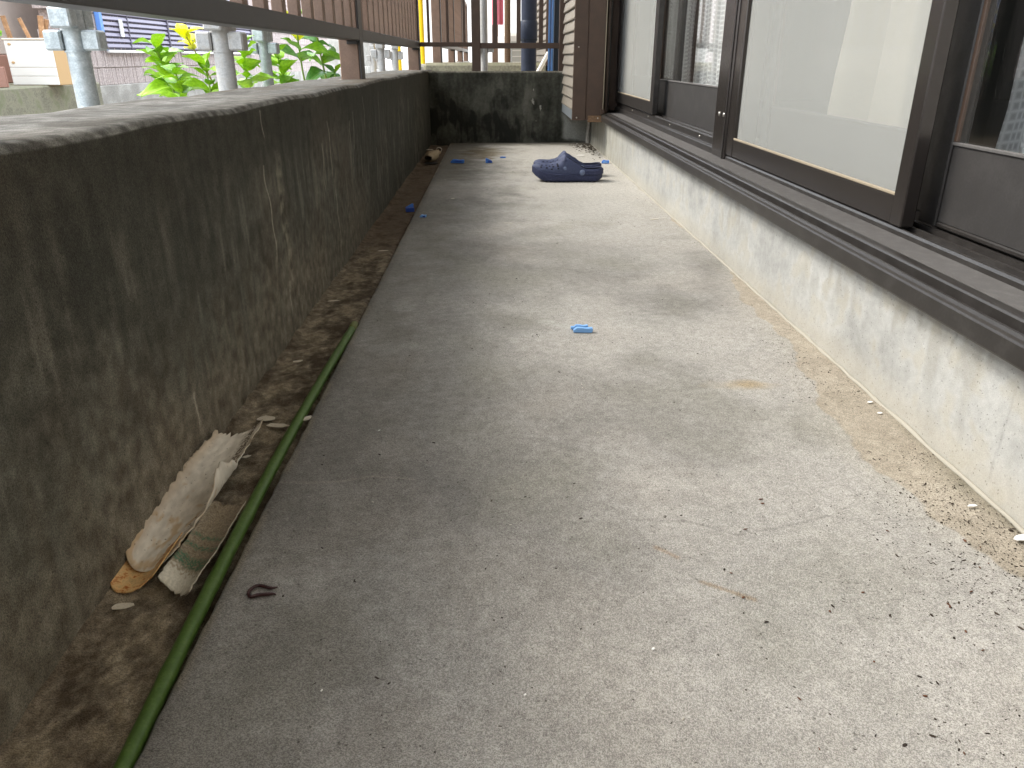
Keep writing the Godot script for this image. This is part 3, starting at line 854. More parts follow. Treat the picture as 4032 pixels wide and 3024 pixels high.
func curtain(label: String, x: float, z0: float, z1: float, y0: float, folds: float, amp: float, m: Material, sd: int) -> void:
	var n := noise(1.0, sd, 2)
	var st := begin()
	grid(st, 110, 14, func(u, v):
		var z: float = lerpf(z0, z1, u)
		var y: float = y0 + v * (2.0 - y0)
		var ph: float = u * folds * TAU + 1.4 * n.get_noise_2d(u * 4.0, v * 0.5)
		var w: float = 0.018 * (1.0 - v) * n.get_noise_2d(u * 5.0 + 9.0, v * 3.0)
		return [Vector3(x + amp * (sin(ph) + 0.35 * sin(ph * 2.3 + 1.0)) + w, y + 0.01 * sin(ph * 0.5) * (1.0 - v), z + 0.02 * (1.0 - v) * n.get_noise_2d(u * 3.0, v * 2.0) + amp * 0.5 * cos(ph)), Vector2(u * (z1 - z0) / 0.25, y / 0.25)])
	tag(obj("curtain", st, m), label, "curtain")

func build_doors() -> void:
	sash("screen_door", "narrow grey insect screen at the far end of the window wall beside the shutter box", "screen", 0.632, -4.168, -3.172, 0.2515, 0.052, 0.058, 0.047, 0.0, "mesh", M.bronze)
	sash("glass_door", "clear glass sliding door with dark kick panel between the far screen and the middle post", "sliding door", 0.684, -3.40, -2.247, 0.2385, 0.06, 0.055, 0.008, 0.137, "glass", M.bronze)
	sash("glass_door", "glass sliding door hidden behind the far insect screen", "sliding door", 0.712, -4.168, -3.15, 0.2395, 0.055, 0.055, 0.008, 0.137, "glass", M.bronze)
	sash("screen_door", "large grey insect screen in front of the cream curtain, nearest to the camera", "screen", 0.632, -2.119, -1.158, 0.219, 0.055, 0.036, 0.044, 0.0, "mesh", M.bronze_gloss)
	sash("glass_door", "glass sliding door behind the large insect screen, a cream curtain inside it", "sliding door", 0.72, -2.119, -1.21, 0.2235, 0.055, 0.11, 0.008, 0.119, "glass", M.bronze)
	sash("glass_door", "glass sliding door at the right edge with a plain dark kick panel, reflecting green leaves", "sliding door", 0.684, -1.206, -0.262, 0.221, 0.05, 0.05, 0.008, 0.121, "glass", M.bronze)
	curtain("cream cotton curtain hanging in folds behind the large insect screen", 0.835, -1.9, -1.48, 0.30, 2.6, 0.060, M.cream, 201)
	curtain("white open weave lace curtain inside the glass door at the right edge", 0.80, -1.268, -0.3, 0.26, 7.0, 0.012, M.lace, 202)
	curtain("white lace curtain gathered inside the far glass door", 0.81, -3.32, -2.5, 0.26, 8.0, 0.016, M.lace, 203)
	curtain("pale curtain drawn across inside the narrow far screen", 0.81, -4.2, -3.36, 0.26, 7.0, 0.014, M.lace, 204)

func shutter_box(label: String, z0: float, depth: float) -> void:
	# front face at z0 towards the camera, louvred side towards the balcony
	var t := thing("shutter_box", label, "shutter box", Vector3(0.386, 0.171, z0), 0.0, "shutter boxes beside the windows")
	obj("front_panel", bb(begin(), Vector3(0.0, 0, -0.012), Vector3(0.067, 1.95, 0), 0.002), M.brown_shaded, t)
	obj("front_panel", bb(begin(), Vector3(0.0685, 0.001, -0.013), Vector3(0.149, 1.95, -0.001), 0.002), M.brown_shaded, t)
	obj("edge_strip", bb(begin(), Vector3(0.1505, 0.04, -0.012), Vector3(0.1545, 1.95, 0.002), 0.001), M.gasket, t)
	obj("body", bb(begin(), Vector3(0.018, 0.002, -depth), Vector3(0.149, 1.95, -0.014), 0.002), M.louver, t)
	obj("foot_strip", bb(begin(), Vector3(0.002, 0.001, -depth), Vector3(0.0175, 0.046, -0.013), 0.002), M.louver_foot, t)
	var prof := [0.0175, 0.0, 0.004, 0.0, 0.0, 0.0015, -0.0015, 0.006, 0.0, 0.012, 0.0085, 0.046, 0.011, 0.0512, 0.0175, 0.0512]
	var mesh := done(run_z(begin(), prof, -depth, -0.014))
	for k in 36:
		var s := obj("slat", mesh, M.louver, t)
		s.position = Vector3(0, 0.047 + k * 0.0515, 0)
		s.rotation.z = 0.01 * sin(k * 2.1)
	for q in [[0.022, 0.013], [0.022, 0.335], [0.022, 0.67]]:
		obj("rivet", ball(begin(), Vector3(q[0] + 0.001, q[1], 0.0), Vector3(0.004, 0.004, 0.0025), 8, 5), M.screw, t)
	var br := obj("bracket", bb(begin(), Vector3(0.079, -0.008, -0.005), Vector3(0.152, 0.022, 0.007), 0.002), M.bracket, t)
	obj("screw", ball(begin(), Vector3(0.128, 0.011, 0.0075), Vector3(0.004, 0.004, 0.0025), 8, 5), M.screw, br)
	obj("catch", bb(begin(), Vector3(0.139, 0.03, 0.002), Vector3(0.158, 0.052, 0.012), 0.002), M.brown_shaded, t)

func build_shutter_boxes() -> void:
	shutter_box("brown shutter box with beige louvred side, above the pale corner of the end wall", -4.005, 0.645)
	shutter_box("distant louvred shutter box seen between the bars of the end railing", -6.2, 1.5)
	var st := tube(begin(), [Vector3(0.543, -0.002, -4.632), Vector3(0.541, 0.05, -4.63), Vector3(0.545, 0.1, -4.632), Vector3(0.543, 0.175, -4.63)], [0.013, 0.011, 0.012, 0.011], 10)
	tag(obj("conduit_pipe", st, M.base_wall), "short grey cement coated pipe in the far corner under the shutter box", "pipe")

func build_neighbour() -> void:
	var X := -4.5
	# low retaining walls across the lane
	tag(obj("retaining_wall", bb(begin(), Vector3(X - 0.3, -0.1, -30), Vector3(X + 0.02, 0.163, -8.95), 0.01), M.base_wall), "pale concrete footing under the ribbed block wall across the lane", "wall")
	tag(obj("retaining_wall", bb(begin(), Vector3(X - 2.6, -0.1, -8.95), Vector3(X + 0.24, 0.215, -2.0), 0.015), M.mossy), "mossy concrete ledge across the lane under the white cabinet", "wall")
	# ribbed block wall, course by course
	var w := thing("block_wall", "brownish ribbed block wall of the house across the lane", "wall", Vector3(X, 0.163, -8.75))
	var courses := []
	for v in 3:
		var st := begin()
		var r := RandomNumberGenerator.new()
		r.seed = 300 + v
		st.set_smooth_group(-1)
		var z := 0.0
		while z > -14.0:
			var d := r.randf_range(0.024, 0.04)
			var o := r.randf_range(0.0, 0.010)
			bb(st, Vector3(-0.06, r.randf_range(0.0, 0.003), z - d), Vector3(o, 0.181 + r.randf_range(-0.003, 0.003), z - 0.004), 0.003)
			z -= d + 0.004
		bb(st, Vector3(-0.2, 0.0, -14.0), Vector3(-0.012, 0.184, 0.0), 0.0)
		courses.append(done(st))
	for k in 13:
		var o := obj("course", courses[k % 3], M.block, w)
		o.position = Vector3(0, k * 0.1897, -0.1 if k % 2 else 0.0)
		var j := obj("joint", bb(begin(), Vector3(-0.2, 0.183, -13.9), Vector3(-0.016, 0.191, -0.12), 0.0), M.mortar, o)
		j.position = Vector3.ZERO
	# rendered wall at the left
	var rw := thing("neighbour_house", "beige rendered house wall with a brown downpipe across the lane, behind the white cabinet", "house", Vector3(X - 1.0, 0.215, -8.3))
	obj("wall", bb(begin(), Vector3(-0.2, 0.27, -2.6), Vector3(0.45, 3.0, 7.0), 0.01), M.render_wall, rw)
	obj("plinth", bb(begin(), Vector3(-0.2, 0.0, -2.6), Vector3(0.47, 0.268, 7.0), 0.01), M.planter, rw)
	obj("downpipe", tube(begin(), [Vector3(0.50, 0.0, -0.05), Vector3(0.50, 2.9, -0.05)], 0.035, 12), M.brown, rw)
	# louvred screen with a blue strip
	var s := thing("louver_fence", "dark grey slatted screen with a blue end strip on the block wall", "fence", Vector3(X + 0.03, 0.54, -9.6))
	obj("blue_strip", bb(begin(), Vector3(-0.02, -0.005, -0.07), Vector3(0.035, 1.2, 0.0), 0.004), M.blue, s)
	var slat := done(bx(begin(), Vector3.ZERO, Vector3(0.03, 0.040, 1.9), 0.003, Basis(Vector3.BACK, 0.35)))
	for bay in 3:
		for k in 20:
			var o := obj("slat", slat, M.slat, s)
			o.position = Vector3(0.0, 0.045 + k * 0.0585, -1.02 - bay * 1.95)
		var p := obj("post", bb(begin(), Vector3(-0.015, 0.0, -0.02), Vector3(0.028, 1.2, 0.02), 0.003), M.slat_dark, s)
		p.position.z = -1.98 - bay * 1.95
		var q := obj("mid_post", bb(begin(), Vector3(0.012, 0.0, -0.012), Vector3(0.022, 1.2, 0.012), 0.002), M.slat_dark, s)
		q.position.z = -0.75 - bay * 1.95
	obj("backing", bb(begin(), Vector3(-0.028, 0.0, -5.9), Vector3(-0.022, 1.2, -0.05), 0.0), M.slat_dark, s)
	obj("handle_plate", bb(begin(), Vector3(0.02, 0.145, -0.56), Vector3(0.04, 0.33, -0.49), 0.004), M.white, s)
	obj("bottom_bar", bb(begin(), Vector3(-0.01, -0.03, -1.3), Vector3(0.03, 0.0, -0.12), 0.006), M.white, s)
	obj("bottom_bar", bb(begin(), Vector3(-0.01, -0.03, -5.9), Vector3(0.03, 0.0, -2.4), 0.006), M.white, s)
	var vent := begin()
	grid(vent, 10, 5, func(u, v):
		var a: float = (u - 0.5) * PI
		return [Vector3(0.13 * cos(a) * (1.0 - v * 0.7), 0.09 * (1.0 - v * v) - 0.04, 0.1 * sin(a)), Vector2(u, v)])
	var vt := obj("vent_hood", vent, M.white)
	tag(vt, "small white vent hood on the block wall beside the blue strip", "vent")
	vt.position = Vector3(X + 0.0, 0.98, -9.15)
	# cabinet, planks, planter, bottles on the ledge
	var c := thing("storage_cabinet", "white storage cabinet with tan sides standing on the mossy ledge across the lane", "cabinet", Vector3(X + 0.12, 0.215, -7.95), -0.1)
	obj("body", bb(begin(), Vector3(-0.235, 0, -0.26), Vector3(0.235, 0.395, 0.0), 0.006), M.tan, c)
	obj("top_board", bb(begin(), Vector3(-0.245, 0.396, -0.27), Vector3(0.245, 0.412, 0.025), 0.004), M.offwhite, c)
	obj("door_front", bb(begin(), Vector3(-0.23, 0.16, 0.001), Vector3(0.23, 0.392, 0.018), 0.003), M.white, c)
	obj("drawer_front", bb(begin(), Vector3(-0.23, 0.082, 0.001), Vector3(0.23, 0.157, 0.018), 0.003), M.white, c)
	obj("drawer_front", bb(begin(), Vector3(-0.23, 0.004, 0.001), Vector3(0.23, 0.079, 0.018), 0.003), M.white, c)
	for q in [[-0.18, 0.36], [-0.18, 0.2]]:
		obj("hinge", ball(begin(), Vector3(q[0], q[1], 0.02), Vector3(0.018, 0.012, 0.006), 8, 5), M.tan, c)
	var pl := [["upright weathered timber plank leaning behind the white cabinet, the one farthest out", -0.22, 0.0, 0.12, 0.045], ["slanting orange timber plank behind the white cabinet crossing the others", -0.1, 0.0, -0.34, 0.04], ["pale timber plank leaning behind the white cabinet beside the steel pole", 0.08, 0.02, 0.3, 0.035], ["short brown timber plank behind the white cabinet in the middle of the bundle", 0.0, 0.01, -0.12, 0.05]]
	for q in pl:
		var o := obj("timber_plank", bx(begin(), Vector3(0, 0.31, 0), Vector3(q[4], 0.62, 0.02), 0.003), M.timber)
		tag(o, q[0], "plank")
		o.position = Vector3(X + 0.05 + q[1], 0.215, -8.28 + q[2] * 3.0)
		o.rotation = Vector3(0.0, 0.1, q[3])
	var pb := thing("planter_box", "reddish brown planter box on the mossy ledge beside the white cabinet", "planter", Vector3(X - 0.1, 0.215, -7.2))
	var ps := begin()
	bb(ps, Vector3(-0.3, 0, 0.13), Vector3(0.3, 0.17, 0.15), 0.004)
	bb(ps, Vector3(-0.3, 0, -0.15), Vector3(0.3, 0.17, -0.13), 0.004)
	bb(ps, Vector3(0.28, 0.002, -0.129), Vector3(0.298, 0.168, 0.129), 0.004)
	bb(ps, Vector3(-0.298, 0.002, -0.129), Vector3(-0.28, 0.168, 0.129), 0.004)
	obj("box_side", ps, M.planter, pb)
	obj("soil", bb(begin(), Vector3(-0.28, 0.001, -0.128), Vector3(0.28, 0.13, 0.128), 0.0), M.soil, pb)
	for k in 4:
		var b := begin()
		tube(b, [Vector3(0, 0, 0), Vector3(0, 0.14, 0), Vector3(0, 0.18, 0), Vector3(0, 0.215, 0)], [0.033, 0.033, 0.014, 0.013], 12)
		var o := thing("water_bottle", ["clear bottle standing in the planter box, nearest the cabinet", "clear bottle second from the cabinet in the planter box", "clear bottle third from the cabinet in the planter box", "clear bottle at the far end of the planter box from the cabinet"][k], "bottle", Vector3(X + 0.14 - k * 0.09, 0.347, -7.14 + 0.02 * k), 0.0, "bottles in the planter box")
		obj("bottle_body", b, M.bottle, o)
		obj("cap", tube(begin(), [Vector3(0, 0.2155, 0), Vector3(0, 0.232, 0)], 0.015, 10), M.white, o)
	# leafy bush hanging in at the left
	var bush := thing("bush", "green bush with small leaves at the left edge across the lane", "bush", Vector3(X + 0.4, 0.215, -6.75))
	obj("stem", tube(begin(), [Vector3(0, 0, 0), Vector3(0.03, 0.3, 0), Vector3(0.0, 0.80, 0)], [0.014, 0.011, 0.006], 6), M.stem_brown, bush)
	var lm := leaf_mesh(0.09, 0.045, 0.4, 0.3)
	for k in 70:
		var o := obj("leaf", lm, M.leaf[1 if k % 3 else 0], bush)
		var a := rng.randf() * TAU
		var h := rng.randf_range(0.42, 0.86)
		o.position = Vector3(cos(a), 0, sin(a)) * rng.randf_range(0.02, 0.17) + Vector3(0, h, 0)
		o.rotation = Vector3(rng.randf_range(-0.5, 0.5), a, rng.randf_range(-0.6, 0.5))
	# far pale houses that close the view
	var fh := thing("far_house", "pale house far down the lane behind the scaffold poles", "house", Vector3(-9, 0, -30))
	obj("wall", bb(begin(), Vector3(-6, 0, -6), Vector3(4.0, 1.1, 0), 0.02), M.base_wall, fh)
	obj("wall", bb(begin(), Vector3(-6, 1.1, -7), Vector3(3.0, 4.5, -1), 0.02), M.far_wall, fh)
	obj("roof", bb(begin(), Vector3(-6.3, 4.5, -7.3), Vector3(3.3, 4.7, -0.7), 0.02), M.slat_dark, fh)
	var fh2 := thing("far_house", "white house wall straight behind the neighbouring balconies", "house", Vector3(1, 0, -34))
	obj("wall", bb(begin(), Vector3(-4, 0, -6), Vector3(7.0, 4.5, 0), 0.02), M.far_wall, fh2)
	obj("roof", bb(begin(), Vector3(-4.3, 4.5, -6.3), Vector3(7.3, 4.7, 0.3), 0.02), M.slat_dark, fh2)

func build_next_balcony() -> void:
	var w := bb(begin(), Vector3(-0.53, -0.1, -6.5), Vector3(0.585, 0.424, -6.2), 0.02)
	tag(obj("parapet_wall", w, M.mossy), "mossy concrete end wall of the next balcony beyond the end railing", "wall")
	w = bb(begin(), Vector3(-0.66, -0.1, -14.0), Vector3(-0.405, 0.41, -6.501), 0.02)
	tag(obj("parapet_wall", w, M.base_wall), "long parapet of the next balcony running away into the distance", "wall")
	railing("brown railing of the next balcony seen past the yellow pole", [-6.32, -8.43, -10.55, -12.66], -0.40, [-6.5, -8.6, -10.7], 0.22, 0.409)
	tag(obj("balcony_floor", bb(begin(), Vector3(-0.4, -0.1, -14), Vector3(0.58, -0.01, -6.51), 0.0), M.base_wall), "concrete floor of the next balcony", "", "", "structure")
	# outdoor unit
	var a := thing("air_conditioner", "white air conditioner outdoor unit on the next balcony behind the dark drainpipe", "air conditioner", Vector3(0.27, -0.01, -8.7), 0.32)
	obj("casing", bx(begin(), Vector3(0, 0.40, 0), Vector3(0.40, 0.60, 0.3), 0.03), M.ac, a)
	obj("front_grille", bb(begin(), Vector3(-0.15, 0.14, 0.151), Vector3(0.18, 0.62, 0.160), 0.004), M.ac_grey, a)
	for k in 7:
		obj("grille_bar", bb(begin(), Vector3(-0.14, 0.2 + k * 0.055, 0.161), Vector3(0.17, 0.208 + k * 0.055, 0.166), 0.001), M.ac, a)
	for q in [-0.15, 0.15]:
		obj("foot", bb(begin(), Vector3(q - 0.03, 0, -0.14), Vector3(q + 0.03, 0.0995, 0.14), 0.004), M.ac_grey, a)
	# pipes just behind the end wall
	var d := thing("drainpipe", "thick dark blue grey drainpipe standing behind the end railing", "pipe", Vector3(0.215, -0.05, -5.12))
	obj("pipe", tube(begin(), [Vector3(0, 0, 0), Vector3(0, 2.6, 0)], 0.0475, 20), M.pvc_dark, d)
	obj("socket", tube(begin(), [Vector3(0, 0.60, 0), Vector3(0, 0.604, 0), Vector3(0, 0.708, 0), Vector3(0, 0.716, 0)], [0.0478, 0.0522, 0.0522, 0.0478], 20), M.pvc_dark, d)
	obj("band", tube(begin(), [Vector3(0, 0.607, 0), Vector3(0, 0.612, 0)], 0.0535, 20), M.dark_post, d)
	var b := thing("blue_pipe", "pair of thin bright blue pipes beside the drainpipe", "pipe", Vector3(0.345, -0.05, -5.06))
	obj("pipe", tube(begin(), [Vector3(-0.0085, 0, 0), Vector3(-0.0085, 2.6, 0)], 0.0078, 10), M.blue_pipe, b)
	obj("pipe", tube(begin(), [Vector3(0.009, 0, 0.004), Vector3(0.009, 2.6, 0.004)], 0.0082, 10), M.blue_pipe, b)
	tag(obj("dark_post", bb(begin(), Vector3(0.366, -0.05, -5.12), Vector3(0.402, 2.6, -5.07), 0.003), M.dark_post), "dark post between the blue pipes and the shutter box", "post")
	tag(obj("waste_pipe", tube(begin(), [Vector3(0.26, 0.3, -5.6), Vector3(0.37, 0.49, -5.62)], 0.014, 12), M.white), "short slanting white pipe beside the blue pipes", "pipe")
	# washing
	var p := thing("hanging_cloth", "pink and dark red cloth hanging on the next balcony", "cloth", Vector3(0.05, 0.745, -8.0))
	var st := begin()
	grid(st, 16, 8, func(u, v):
		return [Vector3(-0.012 + (u - 0.5) * 0.11, v * 0.55, 0.02 * sin(u * 13.0) * (1.2 - v)), Vector2(u, v)])
	obj("cloth", st, M.pink, p)
	st = begin()
	grid(st, 10, 8, func(u, v):
		return [Vector3(0.056 + u * 0.045 * (0.4 + 0.6 * v), -0.02 + v * 0.57 + 0.08 * u, 0.015 * sin(u * 9.0)), Vector2(u, v)])
	obj("cloth_lining", st, M.maroon, p)
	tag(obj("washing_pole", tube(begin(), [Vector3(-0.4, 1.3, -8.0), Vector3(0.55, 1.3, -8.0)], 0.015, 8), M.galv), "steel washing pole across the next balcony carrying the pink cloth", "pole")
	for q in [[-0.02, -9.5, "brown upright post at the back of the next balcony beside the pink cloth"], [-0.2, -11.0, "brown upright post far back on the next balcony"]]:
		tag(obj("timber_post", bb(begin(), Vector3(q[0], 0, q[1]), Vector3(q[0] + 0.07, 2.6, q[1] + 0.07), 0.004), M.brown), q[2], "post")
	var b2 := obj("brown_pipe", tube(begin(), [Vector3(0.118, 0, -7.2), Vector3(0.118, 2.6, -7.2)], 0.026, 12), M.bracket)
	tag(b2, "olive brown pipe on the next balcony in front of the air conditioner", "pipe")

func pole(label: String, x: float, z: float, r: float, m: Material, clamps: Array, turn := 0.0, tall := 3.2) -> void:
	var t := thing("scaffold_pole", label, "scaffold pole", Vector3(x, -0.06, z), turn, "scaffold poles along the parapet")
	obj("tube", tube(begin(), [Vector3(0, 0, 0), Vector3(0, tall, 0)], r, 24), m, t)
	# wedge pockets welded round the tube: stout boxes with a slot in the top
	for q in clamps:
		for k in 2:
			var b := Basis(Vector3.UP, q[2] + k * PI)
			var c := Vector3(0, q[0] + 0.06 + q[1] * 0.5, 0) + b * Vector3(r + 0.0165, 0, 0)
			var o := obj("clamp", bx(begin(), c, Vector3(0.038, q[1], 0.046), 0.004, b), m, t)
			obj("slot", bx(begin(), c + Vector3(0, q[1] * 0.5 - 0.002, 0), Vector3(0.016, 0.006, 0.034), 0.001, b), M.slat_dark, o)
		obj("weld_ring", tube(begin(), [Vector3(0, q[0] + 0.056, 0), Vector3(0, q[0] + 0.060, 0)], r + 0.003, 20), m, t)

func build_scaffold() -> void:
	pole("nearest grey galvanised scaffold pole beyond the parapet, in front of the white cabinet", -0.94, -1.90, 0.0243, M.galv, [[0.519, 0.042, 1.62], [0.474, 0.042, 0.05]])
	pole("pale weathered scaffold pole standing against the parapet amid the hydrangea leaves", -0.698, -2.16, 0.0243, M.galv_old, [[0.522, 0.044, 1.55], [0.476, 0.044, 0.0]])
	pole("slim grey scaffold pole half hidden by leaves between two plants", -0.96, -3.5, 0.0243, M.galv, [[0.52, 0.046, 1.5], [0.474, 0.042, -0.05]])
	pole("thick grey scaffold pole with wide clamps just behind the first railing post", -0.70, -5.15, 0.0243, M.galv_old, [[0.51, 0.045, 1.57], [0.455, 0.05, 0.0]])
	pole("thin pale scaffold pole farthest out beyond the parapet", -1.09, -7.5, 0.0243, M.galv_old, [[0.5, 0.06, 1.57], [0.43, 0.05, 0.0]])
	pole("grey scaffold pole between the thick clamped pole and the yellow one", -0.71, -5.95, 0.0243, M.galv_old, [[0.515, 0.045, 1.77], [0.445, 0.055, 0.2]])
	pole("grey scaffold pole with a pale sleeve behind the end railing", -0.062, -5.3, 0.0235, M.galv_old, [[0.49, 0.05, 0.3]])
	pole("bright yellow pole rising behind the corner of the railing", -0.602, -7.0, 0.0215, M.yellow, [])
	pole("second yellow pole, farther out and left of the corner post", -0.84, -7.35, 0.0215, M.yellow, [])

func leaf_mesh(len: float, wid: float, droop: float, fold: float) -> ArrayMesh:
	var st := begin()
	grid(st, 10, 6, func(u, v):
		var s: float = v * 2.0 - 1.0
		var w: float = wid * 0.5 * pow(sin(PI * pow(u, 0.75)), 0.8) + 0.001
		w *= 1.0 + 0.05 * sin(u * 40.0) * absf(s)
		var x: float = len * (u - 0.12 * droop * u * u)
		var y: float = -droop * len * 0.55 * u * u + fold * w * absf(s) + 0.05 * wid * sin(u * 9.0 + s * 3.0)
		return [Vector3(x, y, s * w), Vector2(u, v)])
	return done(st)

var leaves := []

func plant(label: String, base: Vector3, tip: Vector3, pairs: int, len: float, kinds: Array, sd: int, stem_r := 0.006, from := 0.35) -> Node3D:
	if leaves.is_empty():
		for q in [[0.35, 0.5], [0.75, 0.35], [1.15, 0.45], [0.15, 0.7]]:
			leaves.append(leaf_mesh(1.0, 0.56, q[0], q[1]))
	var r := RandomNumberGenerator.new()
	r.seed = sd
	var t := thing("hydrangea_plant", label, "plant", base)
	var top := tip - base
	var bend := Vector3(r.randf_range(-0.03, 0.03), 0, r.randf_range(-0.03, 0.03))
	var pts := []
	var rad := []
	for i in 7:
		var u := i / 6.0
		pts.append(top * u + bend * sin(u * PI))
		rad.append(stem_r * (1.0 - 0.5 * u))
	obj("stem", tube(begin(), pts, rad, 8), M.stem if kinds[0] != 3 else M.stem_brown, t)
	var turn := r.randf() * TAU
	for i in pairs:
		var u := lerpf(from, 1.0, float(i) / maxf(pairs - 1, 1))
		var at: Vector3 = top * u + bend * sin(u * PI)
		for s in 2:
			var o := obj("leaf", leaves[r.randi() % 4], M.leaf[kinds[r.randi() % kinds.size()]], t)
			var a := turn + s * PI + r.randf_range(-0.35, 0.35)
			var lift := lerpf(-0.15, 0.75, pow(u, 2.0)) + r.randf_range(-0.25, 0.25)
			var L := len * r.randf_range(0.75, 1.15) * (1.0 if u < 0.85 else 0.75)
			o.position = at
			o.basis = Basis(Vector3.UP, a) * Basis(Vector3.BACK, lift) * Basis(Vector3.RIGHT, r.randf_range(-0.5, 0.5)) * Basis.from_scale(Vector3.ONE * L)
		turn += PI / 2 + r.randf_range(-0.25, 0.25)
	return t

func build_plants() -> void:
	plant("bright green hydrangea with a broad tuft of leaves left of the pale scaffold pole", Vector3(-1.16, -0.06, -3.02), Vector3(-1.15, 0.49, -2.86), 9, 0.118, [0, 0, 1], 401, 0.007, 0.72)
	plant("leafy hydrangea shoot behind the broad tuft, deeper green", Vector3(-1.22, -0.06, -2.98), Vector3(-1.2, 0.46, -3.02), 8, 0.115, [0, 1, 1], 402, 0.006, 0.74)
	plant("low bright hydrangea shoot close to the parapet at the foot of the pale pole", Vector3(-1.02, -0.06, -2.95), Vector3(-1.0, 0.435, -2.88), 8, 0.098, [0, 0, 1], 403, 0.006, 0.7)
	plant("low spreading hydrangea shoot between the broad tuft and the pale pole", Vector3(-1.02, -0.06, -2.7), Vector3(-1.02, 0.41, -2.66), 7, 0.095, [0, 1], 411, 0.006, 0.75)
	plant("tall thin stem carrying yellowing leaves above the green tuft", Vector3(-1.08, -0.06, -3.45), Vector3(-1.1, 0.527, -3.02), 4, 0.115, [3], 404, 0.005, 0.93)
	plant("upright yellow green shoot directly right of the pale scaffold pole", Vector3(-0.98, -0.06, -3.5), Vector3(-0.99, 0.505, -3.32), 8, 0.115, [0, 0, 1], 405, 0.006, 0.7)
	plant("small bright shoot between the slim pole and the large leaves", Vector3(-1.0, -0.06, -3.95), Vector3(-1.0, 0.475, -3.85), 8, 0.115, [0, 0, 1], 406, 0.006, 0.7)
	plant("tall hydrangea with large drooping dark leaves beside the railing post", Vector3(-0.86, -0.06, -4.55), Vector3(-0.87, 0.60, -4.1), 6, 0.17, [2, 2, 1], 407, 0.008, 0.68)
	plant("tall hydrangea with yellow edged leaves left of the dark drooping ones", Vector3(-0.9, -0.06, -4.3), Vector3(-0.9, 0.62, -3.85), 5, 0.16, [1, 2, 3], 408, 0.007, 0.74)
	plant("short green shoot low down in front of the railing post", Vector3(-0.82, -0.06, -4.3), Vector3(-0.80, 0.38, -4.15), 4, 0.11, [0, 2], 409, 0.006, 0.7)
	plant("hydrangea shoot outside the parapet nearest the camera, mirrored in the right hand glass", Vector3(-1.2, -0.06, -0.85), Vector3(-1.2, 0.46, -0.8), 7, 0.13, [0, 1], 410, 0.006, 0.7)

